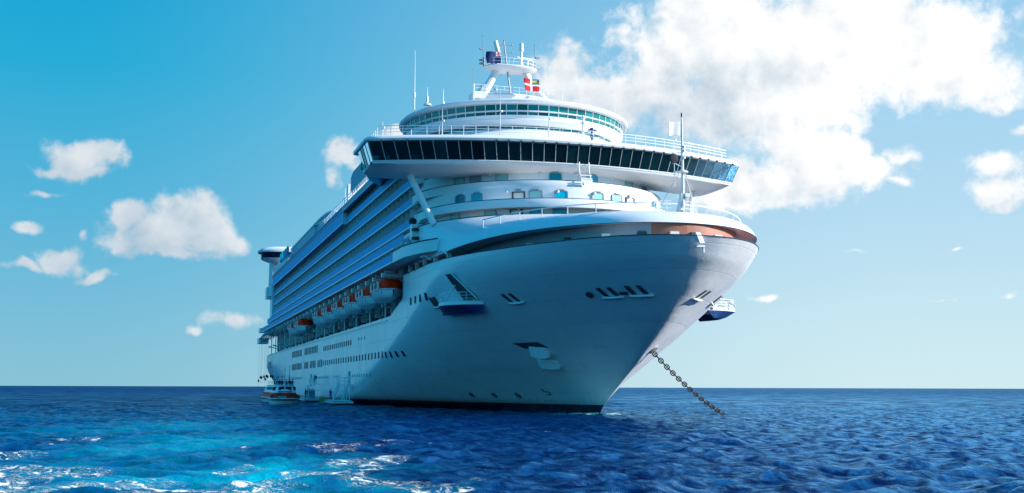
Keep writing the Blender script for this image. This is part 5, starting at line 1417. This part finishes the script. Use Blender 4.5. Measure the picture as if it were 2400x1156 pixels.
def put(P, c1, c2, lab, loc, rz, hat=None):
    f = figure('person', P, CL[c1], CL[c2], lab, True, hat); f.location = loc; f.rotation_euler = (0, 0, rz)
put(stand(0.6), 'navy', 'navy', 'crew member in navy standing on the pontoon beside the steep stair', (-57.0, -21.0, 0.77), 0.3)
put(stand(0.1), 'black', 'navy', 'crew member in black standing at the edge of the pontoon nearer the tender', (-88.0, -21.0, 0.77), -0.2)
put(stand(0.3), 'white', 'navy', 'crew member in white shirt on the upper stage, left of a colleague', (-92.8, -19.2, 3.57), 0.2)
put(stand(0.5), 'navy', 'white', 'crew member in navy shirt on the upper stage, right of a colleague', (-90.6, -19.2, 3.57), -0.4, CL['white'])
put(stand(0.7), 'red', 'navy', 'person in red life vest standing low on the pontoon behind the fenders', (-90.2, -21.2, 0.77), 0.9)

# ------------------------------------------------------------------ anchor chain
def build_chain():
    a = Vector((24.4, 1.25, 7.05)); b = Vector((16.4, 14.4, -0.35)); e = empty('anchor_chain', a)
    n = 27; seg = (b - a).length / n
    tag(e, 'heavy dark studded anchor chain running from the port bow into the sea', 'chain')
    Lk = seg * 1.24; R = Lk * 0.082; W = Lk * 0.29
    pts = []
    for k in range(24):
        t = 2 * math.pi * k / 24; c, s = math.cos(t), math.sin(t)
        pts.append((max(-1, min(1, c * 1.35)) * (Lk / 2 - W * 0.55) + c * W * 0.5 - R * 0.2 * c, s * W, 0))
    m = MB(); m.tube(pts, R, 8, closed=True); m.tube([(0, -W, 0), (0, W, 0)], R * 0.8, 6)
    proto = m.build('link', MT['iron'], e, True, 60)
    d = (b - a).normalized(); toc = (CAM_POS - a).normalized(); s1 = d.cross(toc).normalized(); s2 = d.cross(s1).normalized()
    for k in range(n):
        t = (k + 0.5) / n; p = (b - a) * t + Vector((0, 0, -0.55 * math.sin(math.pi * t)))
        X = ((b - a) / n + Vector((0, 0, -0.55 * math.pi * math.cos(math.pi * t) / n))).normalized()
        Y = s1 if k % 2 else s2; Y = (Y - X * Y.dot(X)).normalized(); Z = X.cross(Y)
        o = proto if k == 0 else proto.copy()
        if k: COL.objects.link(o); o.parent = e
        o.matrix_local = Matrix.Translation(p) @ Matrix((X, Y, Z)).transposed().to_4x4()
    p, nn = hull_pt(24.4, 7.05, 1, 0.0)
    h = MB().lathe([(0.15, -0.1), (0.55, 0.0), (0.6, 0.14), (0.42, 0.2), (0.15, 0.05)], n=16); o = h.build('hawse_pipe', MT['grey'], hull, True)
    xl = Vector((0, 0, 1)).cross(nn).normalized(); o.matrix_local = Matrix.Translation(p) @ Matrix((xl, nn.cross(xl), nn)).transposed().to_4x4()
build_chain()
